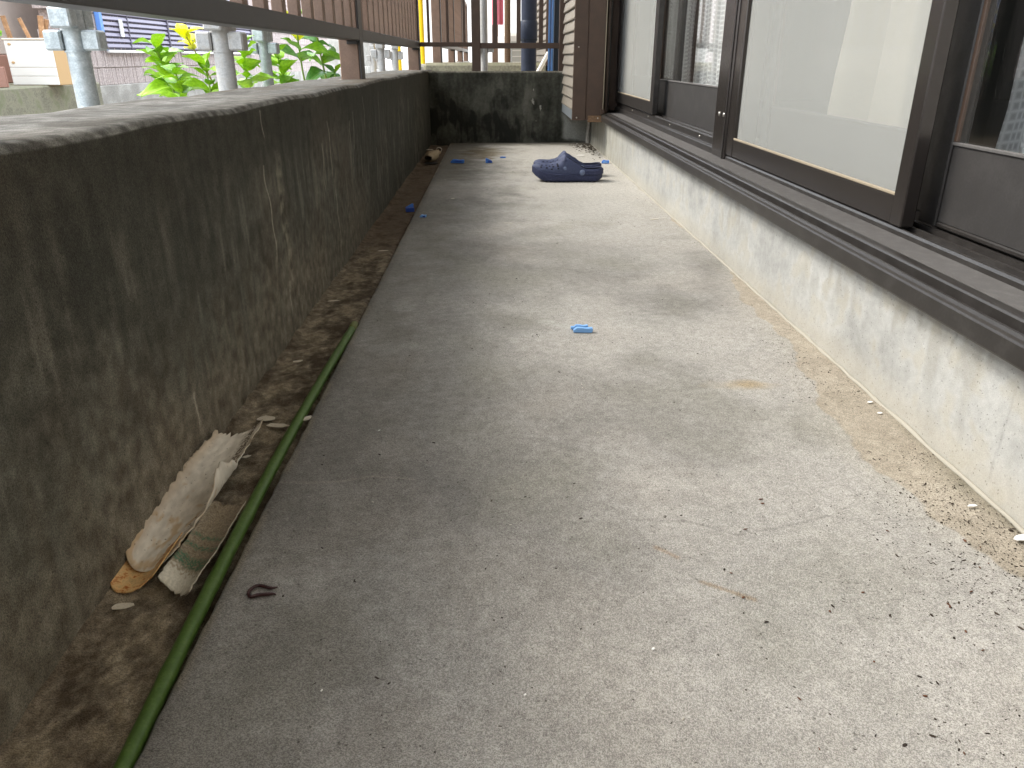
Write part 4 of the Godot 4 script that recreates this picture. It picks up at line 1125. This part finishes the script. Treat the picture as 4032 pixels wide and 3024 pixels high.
func clog(label: String, at: Vector3, turn: float, mirror: float) -> void:
	var t := thing("clog", label, "clog", at, turn, "pair of clogs on the balcony floor")
	var L := 0.283
	var halfw := func(u: float) -> float:
		var w: float = lerpf(0.050, 0.037, smoothstep(0.3, 0.72, u))
		var front: float = sqrt(maxf(0.0, 1.0 - pow(1.0 - minf(u / 0.2, 1.0), 2.3)))
		var rear: float = sqrt(maxf(0.0, 1.0 - pow(maxf(u - 0.86, 0.0) / 0.14, 2.4)))
		return w * maxf(front, 0.12) * maxf(rear, 0.25)
	var bend := func(u: float) -> float: return mirror * 0.008 * sin((u - 0.2) * 2.6)
	var lerp_list := func(u: float, a: Array) -> float:
		for k in range(0, a.size() - 2, 2):
			if u <= a[k + 2]:
				var f: float = clampf((u - a[k]) / (a[k + 2] - a[k]), 0, 1)
				return lerpf(a[k + 1], a[k + 3], f * f * (3.0 - 2.0 * f) * 0.5 + f * 0.5)
		return a[-1]
	var bottom := [0.0, 0.034, 0.05, 0.02, 0.14, 0.005, 0.24, 0.0, 0.92, 0.0, 1.0, 0.013]
	var seam := [0.0, 0.057, 0.1, 0.045, 0.2, 0.036, 0.4, 0.031, 0.8, 0.030, 1.0, 0.034]
	var top := [0.0, 0.056, 0.025, 0.063, 0.08, 0.067, 0.24, 0.065, 0.33, 0.070, 0.40, 0.084, 0.46, 0.101, 0.7, 0.1, 1.0, 0.09]
	var rim := [0.0, 0.2, 0.455, 0.2, 0.472, 0.093, 0.52, 0.085, 0.62, 0.069, 0.70, 0.053, 0.76, 0.046, 0.88, 0.046, 1.0, 0.051]
	# sole
	var st := begin()
	grid(st, 40, 16, func(u, v):
		var w: float = halfw.call(u) * 1.06
		var yb: float = lerp_list.call(u, bottom)
		var yt: float = lerp_list.call(u, seam)
		var pr := [[-0.8, 0.0], [-0.94, 0.06], [-1.0, 0.22], [-1.02, 0.5], [-1.0, 0.9], [-0.985, 1.0], [-0.9, 0.86], [-0.5, 0.72], [0.0, 0.7], [0.5, 0.72], [0.9, 0.86], [0.985, 1.0], [1.0, 0.9], [1.02, 0.5], [1.0, 0.22], [0.94, 0.06], [0.8, 0.0]]
		var q: Array = pr[int(round(v * 16.0))]
		return [Vector3(u * L, lerpf(yb, yt, q[1]), w * q[0] + bend.call(u)), Vector2(u, v)])
	grid(st, 40, 2, func(u, v):
		var w: float = halfw.call(u) * 1.03 * 0.8
		return [Vector3(u * L, lerp_list.call(u, bottom), w * (1.0 - 2.0 * v) + bend.call(u)), Vector2(u, v)])
	var sole := obj("sole", st, M.clog_sole, t)
	# tread blocks under the sole
	var tr := begin()
	for k in 12:
		var u := 0.2 + k * 0.062
		bx(tr, Vector3(u * L, 0.0015, bend.call(u)), Vector3(0.009, 0.0055, halfw.call(u) * 1.66), 0.001)
	obj("tread", tr, M.tread, sole)
	# upper: two half shells, outer and inner skin joined along the rim
	st = begin()
	var shaded_inner := begin()
	for s in [-1.0, 1.0]:
		for skin in 2:
			var th: float = 0.0045 * skin
			grid(st if skin == 0 else shaded_inner, 48, 14, func(u, v):
				var w: float = halfw.call(u) * (0.985 - th * 14.0)
				var y0: float = lerp_list.call(u, seam) - 0.001
				var y1: float = lerp_list.call(u, top) - th
				var lim: float = clampf((lerp_list.call(u, rim) - y0) / maxf(y1 - y0, 0.001), 0.05, 1.0)
				var most: float = asin(pow(lim, 1.0 / 0.82))
				var a: float = v * most
				var side: float = pow(cos(a), 0.5)
				if most > 1.55 and v > 0.999: side = 0.0
				return [Vector3(u * L + 0.002 * sin(u * PI), y0 + (y1 - y0) * pow(sin(a), 0.82), s * w * side + bend.call(u)), Vector2(u, v)], (s > 0.0) == (skin == 0))
		grid(st, 48, 3, func(u, v):
			var uu: float = 0.45 + 0.55 * u
			var y0: float = lerp_list.call(uu, seam) - 0.001
			var out := []
			for skin in 2:
				var th: float = 0.0045 * skin
				var w: float = halfw.call(uu) * (0.985 - th * 14.0)
				var y1: float = lerp_list.call(uu, top) - th
				var lim: float = clampf((lerp_list.call(uu, rim) - y0) / maxf(y1 - y0, 0.001), 0.05, 1.0)
				var a: float = asin(pow(lim, 1.0 / 0.82))
				out.append(Vector3(uu * L + 0.002 * sin(uu * PI), y0 + (y1 - y0) * pow(sin(a), 0.82), s * w * pow(cos(a), 0.5) + bend.call(uu)))
			var p: Vector3 = out[0].lerp(out[1], v)
			p.y += 0.0015 * sin(v * PI)
			return [p, Vector2(u, v)])
	obj("upper", st, M.clog, t)
	obj("shaded_inner", shaded_inner, M.clog_inner_shade, t)
	# raised collar band across the instep
	st = begin()
	for s in [-1.0, 1.0]:
		grid(st, 4, 12, func(u, v):
			var uu: float = 0.365 + u * 0.075 + 0.06 * (1.0 - v)
			var y0: float = lerp_list.call(uu, seam)
			var y1: float = lerp_list.call(uu, top)
			var lim: float = clampf((lerp_list.call(uu, rim) - y0) / (y1 - y0), 0.05, 1.0)
			var a: float = lerpf(0.75, asin(pow(lim, 1.0 / 0.82)), v)
			var lift: float = 0.0034 * sin(u * PI)
			return [Vector3(uu * L, y0 + (y1 - y0) * pow(sin(a), 0.82) + lift * sin(a), s * (halfw.call(uu) * 0.985 * pow(maxf(cos(a), 0.0), 0.5) + lift * cos(a)) + bend.call(uu)), Vector2(u, v)], s > 0.0)
	obj("collar", st, M.clog, t)
	# vent holes as dark discs, coloured for the shade inside them
	for q in [[0.13, 0.72], [0.19, 0.62], [0.24, 0.8], [0.28, 0.55], [0.29, 0.98], [0.345, 0.62], [0.35, 0.86], [0.355, 1.08], [0.2, 1.15], [0.12, 1.2], [0.27, 1.35], [0.36, 1.36]]:
		for s in [-1.0, 1.0]:
			var u: float = q[0]
			var P := func(uu: float, a: float) -> Vector3:
				var y0: float = lerp_list.call(uu, seam)
				var y1: float = lerp_list.call(uu, top)
				return Vector3(uu * L, y0 + (y1 - y0) * pow(sin(a), 0.82), s * halfw.call(uu) * 0.985 * pow(cos(a), 0.5) + bend.call(uu))
			var c: Vector3 = P.call(u, 1.57 - q[1] * 0.95 + 0.12)
			var du: Vector3 = (P.call(u + 0.01, 1.57 - q[1] * 0.95 + 0.12) - c).normalized()
			var da: Vector3 = (P.call(u, 1.59 - q[1] * 0.95 + 0.12) - c).normalized()
			var nn := du.cross(da).normalized()
			obj("hole_disc", ball(begin(), c, Vector3(0.0042, 0.0008, 0.0034), 10, 4, Basis(du, nn, nn.cross(du).normalized())), M.clog_hole_shade, t)
	# strap folded back round the heel, with its rivets
	st = begin()
	grid(st, 40, 7, func(u, v):
		var a: float = (u - 0.5) * 2.0
		var uu: float = 0.70 + 0.305 * (1.0 - pow(absf(a), 2.2))
		var s: float = clampf(a * 2.4, -1.0, 1.0)
		var w: float = 0.0395 * sin(clampf(a * 1.45, -1.0, 1.0) * PI * 0.5)
		var pr := [[0.0, 0.0], [0.003, 0.002], [0.0035, 0.006], [0.002, 0.010], [0.0035, 0.014], [0.003, 0.018], [0.0, 0.021], [0.0, 0.021]]
		var q: Array = pr[int(round(v * 7.0))]
		var y: float = 0.024 + q[1] + 0.004 * (1.0 - absf(a))
		return [Vector3(uu * L + q[0] * (1.0 - absf(s)), y, w + sign(a) * q[0] + bend.call(uu)), Vector2(u, v)])
	obj("heel_strap", st, M.clog_sole, t)
	for s in [-1.0, 1.0]:
		var c := Vector3(0.70 * L, 0.036, s * 0.0420 + bend.call(0.7))
		obj("rivet", ball(begin(), c, Vector3(0.0115, 0.0115, 0.005), 14, 7), M.clog_button, t)
		var u := 0.455
		var cy := Vector3(u * L, 0.052, s * (halfw.call(u) * 0.93) + bend.call(u))
		obj("button", ball(begin(), cy, Vector3(0.008, 0.008, 0.004), 12, 6), M.clog_button, t)

func build_clogs() -> void:
	clog("nearer navy blue rubber clog, its side and round grey button in view", Vector3(0.150, 0.002, -3.165), 0.0, 1.0)
	clog("navy blue rubber clog half hidden behind the other clog", Vector3(0.161, 0.002, -3.28), 0.05, -1.0)

func strip(st: SurfaceTool, nu: int, nv: int, th: float, f: Callable) -> void:
	# a thin curled sheet with two skins and closed edges
	var up := func(u: float, v: float) -> Array: return f.call(u, v)
	var dn := func(u: float, v: float) -> Array:
		var q: Array = f.call(u, v)
		var n: Vector3 = (f.call(minf(u + 0.02, 1.0), v)[0] - f.call(maxf(u - 0.02, 0.0), v)[0]).cross(f.call(u, minf(v + 0.03, 1.0))[0] - f.call(u, maxf(v - 0.03, 0.0))[0]).normalized()
		return [q[0] - n * th, q[1]]
	grid(st, nu, nv, up)
	grid(st, nu, nv, dn, true)
	for e in [0.0, 1.0]:
		grid(st, nu, 1, func(u, v): return [up.call(u, e)[0].lerp(dn.call(u, e)[0], v), Vector2(u, e)])
		grid(st, nv, 1, func(u, v): return [up.call(e, u)[0].lerp(dn.call(e, u)[0], v), Vector2(e, u)])

func build_gutter_things() -> void:
	# garden stake
	var a := Vector3(-0.267, -0.003, -1.352)
	var b := Vector3(-0.261, -0.0065, -0.20)
	var t := thing("garden_stake", "long green plastic coated garden stake lying in the drain channel along the slab edge", "garden stake", a)
	var pts := []
	var rad := []
	var nr := noise(10.0, 501, 2)
	for i in 90:
		var u := i / 89.0
		var p := (b - a) * u
		pts.append(p + Vector3(-0.013 * sin(u * PI), 0.0003 * sin(u * 20.0), 0))
		rad.append(0.0070 + 0.0003 * nr.get_noise_1d(u * 3.0) + (0.0006 if i % 9 == 4 else 0.0))
	obj("rod", tube(begin(), pts, rad, 18), M.stake, t)
	var d := (a - b).normalized()
	obj("tip_cap", tube(begin(), [-d * 0.012, -d * 0.011, d * 0.018, d * 0.021], [0.0066, 0.0076, 0.0076, 0.006], 18), M.stake_cap, t)
	# curled shell of brittle white plastic
	var nz := noise(3.0, 511, 3)
	var sh := thing("broken_pipe_shell", "brittle curled off white plastic shell with orange stained end at the parapet foot", "plastic shell", Vector3(-0.351, -0.008, -0.647))
	var st := begin()
	strip(st, 48, 24, 0.0012, func(u, v):
		var s: float = v * 2.0 - 1.0
		var jag: float = 0.012 * nz.get_noise_1d(s * 4.0 + 2.0) + 0.007 * nz.get_noise_1d(s * 17.0)
		var z: float = -u * 0.262 - jag * smoothstep(0.6, 1.0, u) + 0.020 * (1.0 - s * s) * (1.0 - u) + 0.022 * s * smoothstep(0.5, 1.0, u) * -1.0
		var half: float = 0.036 * (0.78 + 0.30 * sin(PI * clampf(u * 0.75 + 0.1, 0, 1))) + 0.002 * nz.get_noise_1d(u * 4.0)
		var arc: float = s * (0.95 if s < 0.0 else 0.92)
		if s > 0.0: arc += s * s * 1.15 * exp(-pow((u - 0.42) / 0.15, 2.0))
		var x: float = sin(minf(arc, 2.0)) * half * 0.95 + 0.012 * u
		var y: float = (1.0 - cos(arc)) * half * (1.0 if s < 0.0 else 0.8) + 0.010 * u * u + 0.0015 * nz.get_noise_2d(u * 6.0, s * 4.0)
		y += (0.006 * nz.get_noise_1d(u * 9.0 + 3.0) if absf(s) > 0.9 else 0.0)
		return [Vector3(x, y, z), Vector2(v, u)])
	obj("shell", st, M.shard, sh)
	st = begin()
	strip(st, 16, 18, 0.0012, func(u, v):
		var s: float = v * 2.0 - 1.0
		var half: float = 0.033
		var arc: float = s * 0.95
		var z: float = 0.026 + 0.024 * (1.0 - s * s) + 0.004 * nz.get_noise_1d(s * 9.0) - u * 0.06
		return [Vector3(sin(arc) * half - 0.006, (1.0 - cos(arc)) * half * 0.95 - 0.002 - 0.001 * u, z), Vector2(v, u)])
	obj("stained_end", st, M.shard_orange, sh)
	var sh2 := thing("broken_pipe_shell", "dirty split plastic shell with faded green print under the green stake", "plastic shell", Vector3(-0.306, -0.0075, -0.592))
	st = begin()
	strip(st, 30, 14, 0.0012, func(u, v):
		var s: float = v * 2.0 - 1.0
		var half := 0.021
		var deep: float = lerpf(1.0, 0.55, smoothstep(0.1, 0.5, u))
		var z: float = 0.006 * nz.get_noise_1d(s * 7.0 + 4.0) * (1.0 - u) - u * 0.15 + 0.012 * s * (1.0 - u) + 0.008 * nz.get_noise_1d(s * 9.0) * u
		return [Vector3(s * half * (0.92 + 0.06 * nz.get_noise_1d(u * 9.0)) + 0.004 * u, half * 0.55 * deep * pow(absf(s), 2.2) + 0.0008 * nz.get_noise_2d(u * 9.0, s * 3.0) + 0.003 * u, z), Vector2(v, u)])
	obj("shell", st, M.shard_print, sh2)
	# crumpled plastic thing at the far end of the channel
	var cr := thing("crumpled_wrapper", "crumpled beige plastic wrapper with a round opening at the far end of the drain channel", "wrapper", Vector3(-0.322, -0.010, -3.82))
	st = begin()
	grid(st, 20, 16, func(u, v):
		var an: float = v * TAU
		var r: float = lerpf(0.040, 0.02, smoothstep(0.3, 0.8, u)) * (0.55 + 0.45 * sin(minf(u * 3.0, 1.57))) * (1.0 + 0.25 * nz.get_noise_2d(u * 5.0, sin(an) * 2.0))
		return [Vector3(u * 0.038 + cos(an) * r, 0.026 + sin(an) * r * 0.8 + 0.004 * u, -u * 0.26), Vector2(u, v)])
	obj("wrapper", st, M.wrapper, cr)
	cr.scale = Vector3(0.82, 0.82, 1.0)
	var mouth := begin()
	for k in 16:
		var q := []
		for e in 2:
			var an := TAU * (k + e) / 16.0
			q.append(Vector3(0.046 + cos(an) * 0.019, 0.046 + sin(an) * 0.015, -0.238 + 0.004 * cos(an)))
			q.append(Vector3(0.046 + cos(an) * 0.014, 0.046 + sin(an) * 0.010, -0.232))
		quad_out(mouth, q[0], q[2], q[3], q[1], Vector3(0.046, 0.03, -0.3))
	obj("mouth_ring", mouth, M.flake, cr)
	obj("mouth", ball(begin(), Vector3(0.046, 0.046, -0.236), Vector3(0.0145, 0.0105, 0.003), 12, 6), M.soil, cr)
	obj("dark_flap", bx(begin(), Vector3(0.02, 0.004, 0.035), Vector3(0.075, 0.005, 0.03), 0.001, Basis(Vector3.UP, 0.2)), M.rubber, cr)
	# paper thin chips
	var chips := [
		[Vector3(-0.325, -0.010, -0.978), 0.030, 0.018, 0.2, 1, "ragged off white flake in the channel just beyond the plastic shell, not touching the stake"],
		[Vector3(-0.304, -0.010, -0.956), 0.036, 0.013, -0.1, 2, "long narrow beige flake partly under the green stake"],
		[Vector3(-0.266, -0.004, -0.965), 0.024, 0.012, 0.9, 3, "pale flake wedged between the stake and the slab edge"],
		[Vector3(-0.350, -0.010, -0.578), 0.022, 0.010, 0.1, 4, "small white flake on the mud just below the orange stained end"],
		[Vector3(-0.334, -0.010, -1.2), 0.02, 0.01, 0.5, 5, "thin pale flake on the mud left of the middle of the stake"],
		[Vector3(-0.322, -0.011, -0.868), 0.012, 0.007, 0.5, 6, "tiny cream chip on the mud between the plastic shell and the stake"],
		[Vector3(-0.341, -0.011, -1.55), 0.026, 0.008, 0.2, 7, "narrow pale flake in the channel beyond the tip of the stake"],
		[Vector3(-0.3, -0.011, -2.0), 0.03, 0.012, 0.3, 8, "pale chip in the far channel halfway to the blue wedge"],
		[Vector3(-0.352, 0.0, -4.3), 0.04, 0.03, 0.3, 9, "rounded yellowish lump in the far corner of the channel"]]
	for q in chips:
		flake(q[5], q[0], q[1], q[2], q[3], q[4], M.flake)
	var whites := [
		[Vector3(0.541, 0.003, -0.650), 0.020, 0.012, 0.4, 21, "largest white chip by the foot of the house wall at the right edge"],
		[Vector3(0.527, 0.002, -0.713), 0.012, 0.005, 0.1, 22, "white oblong chip on the mud stain near the right edge"],
		[Vector3(0.539, 0.002, -0.99), 0.009, 0.005, 0.5, 23, "white double chip by the wall foot beyond the other white chips"],
		[Vector3(0.536, 0.002, -0.953), 0.008, 0.005, 0.3, 24, "round white chip just nearer than the double chip by the wall foot"],
		[Vector3(-0.158, 0.001, -0.916), 0.004, 0.0016, 0.8, 25, "tiny white fleck alone on the slab beside the middle of the stake"],
		[Vector3(0.02, 0.001, -0.452), 0.003, 0.0018, 0.8, 26, "tiny white fleck on the slab at the bottom centre"],
		[Vector3(-0.14, 0.001, -0.46), 0.003, 0.0015, 1.1, 27, "tiny white fleck on the slab below the worm"],
		[Vector3(0.13, 0.001, -0.5), 0.0035, 0.0022, 0.8, 28, "tiny white fleck near the reddish scratch on the slab"],
		[Vector3(0.434, 0.006, -3.98), 0.047, 0.014, 0.0, 29, "off white plastic clip on the floor behind the clogs"],
		[Vector3(-0.15, 0.001, -2.74), 0.016, 0.008, 0.3, 30, "pale splatter chip on the slab between the blue wedge and the clogs"],
		[Vector3(0.49, 0.001, -2.35), 0.03, 0.008, 0.3, 31, "thin pale splinter on the floor near the wall foot, nearer than the clogs"],
		[Vector3(0.04, 0.001, -2.3), 0.03, 0.004, -0.2, 32, "slender straw coloured splinter in the middle of the slab before the clogs"]]
	for q in whites:
		flake(q[5], q[0], q[1], q[2], q[3], q[4], M.white_chip if q[4] < 30 else M.flake)
	# earthworm
	var wp := []
	var ctrl := [Vector3(-0.2075, 0, -0.5875), Vector3(-0.214, 0, -0.5865), Vector3(-0.2205, 0, -0.589), Vector3(-0.2265, 0, -0.5905), Vector3(-0.2315, 0, -0.586), Vector3(-0.2325, 0, -0.579), Vector3(-0.2285, 0, -0.5745), Vector3(-0.222, 0, -0.577), Vector3(-0.215, 0, -0.5775), Vector3(-0.209, 0, -0.578), Vector3(-0.2065, 0, -0.5765)]
	var curve := Curve3D.new()
	for k in ctrl.size():
		var dv: Vector3 = (ctrl[mini(k + 1, ctrl.size() - 1)] - ctrl[maxi(k - 1, 0)]) * 0.22
		curve.add_point(ctrl[k] + Vector3(0, 0.0024, 0), -dv, dv)
	var wr := []
	for k in 80:
		var u := k / 79.0
		wp.append(curve.sample_baked(u * curve.get_baked_length(), true))
		wr.append(0.0017 * minf(1.0, 0.35 + 6.0 * minf(u, 1.0 - u)) * (1.0 + 0.08 * sin(k * 1.9)))
	tag(obj("earthworm", tube(begin(), wp, wr, 10), M.worm), "small dark reddish worm bent into a U on the slab beside the stake", "worm")

func flake(label: String, at: Vector3, len: float, wid: float, turn: float, sd: int, m: Material) -> void:
	var r := RandomNumberGenerator.new()
	r.seed = sd * 13
	var n := 11
	var out := PackedVector2Array()
	for k in n:
		var a := TAU * k / n
		var rr := r.randf_range(0.72, 1.12)
		out.append(Vector2(cos(a) * len * 0.5 * rr, sin(a) * wid * 0.5 * rr))
	var st := begin()
	st.set_smooth_group(0)
	var c := Vector3(0, 0.0008, 0)
	var h := []
	for k in n: h.append(Vector3(out[k].x, 0.0008 + r.randf_range(0.0, 0.05) * wid, out[k].y))
	for k in n:
		var k2 := (k + 1) % n
		tri_out(st, c, h[k], h[k2], Vector3(0, -1, 0))
	st.set_smooth_group(1)
	for k in n:
		var k2 := (k + 1) % n
		quad_out(st, h[k], h[k2], h[k2] - Vector3(0, 0.0006, 0), h[k] - Vector3(0, 0.0006, 0), Vector3(0, 0, 0))
	var o := obj("plastic_flake", st, m)
	tag(o, label, "flake")
	o.position = at
	o.rotation.y = turn

func build_pegs() -> void:
	# a broken clothes peg: two bars joined at a hinge
	var jaw := poly([-0.019, 0.0, 0.017, 0.0, 0.019, 0.002, 0.019, 0.0075, 0.017, 0.0088, 0.006, 0.0075, -0.002, 0.0088, -0.012, 0.0088, -0.019, 0.004])
	var t := thing("clothes_peg", "pale blue broken clothes peg in the middle of the slab, two bars side by side", "clothes peg", Vector3(0.157, 0.0012, -1.316), -0.06, "broken blue clothes pegs")
	obj("jaw", prism(begin(), jaw, 0.009, Transform3D(Basis.IDENTITY, Vector3(0.001, 0, 0.003)).scaled_local(Vector3(0.92, 0.95, 1))), M.peg_pale, t)
	obj("jaw", prism(begin(), jaw, 0.007, Transform3D(Basis(Vector3.UP, 0.05), Vector3(-0.003, 0, -0.010)).scaled_local(Vector3(0.72, 0.95, 1))), M.peg_pale, t)
	obj("hook", bx(begin(), Vector3(-0.017, 0.003, -0.006), Vector3(0.008, 0.005, 0.007), 0.001), M.peg_pale, t)
	var long := thing("clothes_peg", "long blue piece of clothes peg on the slab near the crumpled wrapper", "clothes peg", Vector3(-0.176, 0.001, -3.73), -0.28, "broken blue clothes pegs")
	obj("jaw", prism(begin(), jaw, 0.011, Transform3D(Basis.IDENTITY, Vector3(0, 0, -0.004)).scaled_local(Vector3(1.7, 1.9, 1))), M.peg, long)
	obj("rib", bx(begin(), Vector3(0.006, 0.009, 0.008), Vector3(0.034, 0.005, 0.003), 0.001), M.peg_dark, long)
	var wedge := poly([-0.016, 0.0, 0.014, 0.0, 0.016, 0.006, 0.010, 0.012, -0.012, 0.022, -0.016, 0.02])
	var tri3 := thing("clothes_peg", "blue triangular piece of clothes peg between the long piece and the clogs", "clothes peg", Vector3(-0.028, 0.001, -3.735), 0.15, "broken blue clothes pegs")
	obj("jaw", prism(begin(), wedge, 0.016, Transform3D(Basis.IDENTITY, Vector3(0, 0, -0.008)).scaled_local(Vector3(0.95, 0.95, 1))), M.peg, tri3)
	obj("notch", bx(begin(), Vector3(0.003, 0.007, 0.0085), Vector3(0.018, 0.008, 0.002), 0.0005), M.peg_dark, tri3)
	var thin := thing("clothes_peg", "thin blue strip of clothes peg farthest from the camera, beyond the triangular piece", "clothes peg", Vector3(0.040, 0.001, -3.925), -0.1, "broken blue clothes pegs")
	obj("jaw", prism(begin(), jaw, 0.006, Transform3D.IDENTITY.scaled_local(Vector3(0.75, 0.7, 1))), M.peg, thin)
	var gut := thing("clothes_peg", "dark blue wedge shaped peg piece standing in the drain channel", "clothes peg", Vector3(-0.283, -0.012, -2.565), 0.25, "broken blue clothes pegs")
	obj("jaw", prism(begin(), poly([-0.014, 0.0, 0.013, 0.0, 0.013, 0.013, -0.014, 0.012]), 0.022, Transform3D(Basis.IDENTITY, Vector3(0, 0, -0.016))), M.peg_dark, gut)
	obj("top_plate", prism(begin(), poly([-0.013, 0.0131, 0.013, 0.0131, 0.013, 0.024, 0.008, 0.024]), 0.004, Transform3D(Basis.IDENTITY, Vector3(0, 0, -0.014))), M.peg, gut)
	var small := thing("clothes_peg", "small blue peg chip on the slab beside the dark blue wedge", "clothes peg", Vector3(-0.226, 0.001, -2.40), -0.2, "broken blue clothes pegs")
	obj("jaw", prism(begin(), jaw, 0.012, Transform3D(Basis.IDENTITY, Vector3(0, 0, -0.008)).scaled_local(Vector3(0.5, 0.8, 1))), M.peg_pale, small)
	obj("notch", bx(begin(), Vector3(0.004, 0.003, 0.0045), Vector3(0.008, 0.005, 0.002), 0.0005), M.peg_dark, small)
	var right := thing("clothes_peg", "blue block of clothes peg by the wall foot to the right of the clogs", "clothes peg", Vector3(0.521, 0.001, -3.705), -0.12, "broken blue clothes pegs")
	obj("jaw", prism(begin(), jaw, 0.014, Transform3D(Basis.IDENTITY, Vector3(0, 0, -0.007)).scaled_local(Vector3(0.92, 1.6, 1))), M.peg, right)
	obj("notch", bx(begin(), Vector3(0.0, 0.006, 0.0075), Vector3(0.02, 0.006, 0.002), 0.0005), M.peg_pale, right)

func scatter(called: String, label: String, list: Array) -> void:
	var st := begin()
	ball(st, Vector3.ZERO, Vector3(1, 0.62, 0.8), 6, 4)
	st.generate_normals()
	var mm := MultiMesh.new()
	mm.transform_format = MultiMesh.TRANSFORM_3D
	mm.use_colors = true
	mm.mesh = st.commit()
	mm.instance_count = list.size()
	for k in list.size():
		mm.set_instance_transform(k, list[k][0])
		mm.set_instance_color(k, list[k][1])
	var o := MultiMeshInstance3D.new()
	o.name = numbered(called)
	o.multimesh = mm
	o.material_override = M.crumb
	add_child(o, true)
	tag(o, label, "", "", "stuff")

func build_crumbs() -> void:
	var r := RandomNumberGenerator.new()
	r.seed = 909
	var n := noise(7.0, 910, 2)
	var list := []
	var put := func(x: float, y: float, z: float, s: float, c: Color) -> void:
		var b := Basis(Vector3.UP, r.randf() * TAU) * Basis(Vector3.RIGHT, r.randf_range(-0.4, 0.4)) * Basis.from_scale(Vector3(s * r.randf_range(0.7, 2.2), s * r.randf_range(0.4, 0.8), s * r.randf_range(0.6, 1.1)))
		list.append([Transform3D(b, Vector3(x, y, z)), c])
	var tries := 0
	while list.size() < 3600 and tries < 120000:
		tries += 1
		var z := -r.randf_range(0.3, 1.5)
		var x := r.randf_range(-0.1, 0.553)
		var zb := -z
		var near := smoothstep(0.17, 0.0, 0.553 - x) * smoothstep(1.45, 0.75, zb) + 0.5 * smoothstep(0.30, 0.05, 0.553 - x) * smoothstep(0.78, 0.55, zb)
		var p := near * (0.5 + n.get_noise_2d(x, z)) + 0.012
		if r.randf() > p: continue
		var s := r.randf_range(0.0003, 0.0009) * (1.9 if r.randf() < 0.06 else 1.0)
		var dark := r.randf_range(0.5, 1.3)
		put.call(x, s * 0.25, z, s, Color(0.062, 0.048, 0.038) * dark)
	for k in 420:
		var z := -r.randf_range(0.35, 4.2)
		var x := r.randf_range(-0.24, 0.54)
		put.call(x, 0.0004, z, r.randf_range(0.0006, 0.0016), Color(0.05, 0.04, 0.034) if r.randf() < 0.7 else Color(0.5, 0.46, 0.4))
	# heap of grit in the far corner
	for k in 500:
		var a := absf(r.randfn(0.0, 0.06))
		var z := -4.6 + absf(r.randfn(0.0, 0.24))
		put.call(0.55 - a * (0.6 + 0.4 * (-3.9 - z)), 0.001, z, r.randf_range(0.0015, 0.005), Color(0.09, 0.078, 0.06) * r.randf_range(0.5, 1.4) if r.randf() < 0.9 else Color(0.55, 0.52, 0.46))
	for k in 24:
		put.call(r.randf_range(0.2, 0.5), 0.001, -r.randf_range(0.38, 0.75), r.randf_range(0.001, 0.0018), Color(0.14, 0.07, 0.045))
	scatter("dirt_crumbs", "dark crumbs of dirt scattered over the slab, thickest along the house wall", list)
	list = []
	for k in 2600:
		var z := -r.randf_range(0.25, 4.5)
		var x := -0.378 + 0.115 * r.randf()
		var c := Color(0.075, 0.055, 0.04) * r.randf_range(0.4, 1.5)
		if r.randf() < 0.16: c = Color(0.36, 0.31, 0.24) * r.randf_range(0.7, 1.2)
		var s := r.randf_range(0.0008, 0.0026) * (1.8 if r.randf() < 0.06 else 1.0)
		put.call(x, -0.012, z, s, c)
	for k in 500:
		var z := -r.randf_range(0.25, 4.5)
		put.call(-0.2685 + r.randfn(0.0, 0.0035), -0.012 + r.randf() * 0.006, z, r.randf_range(0.001, 0.0035), Color(0.05, 0.042, 0.034) * r.randf_range(0.5, 1.6))
	scatter("gutter_debris", "brown soil crumbs and pale grit lying in the drain channel", list)
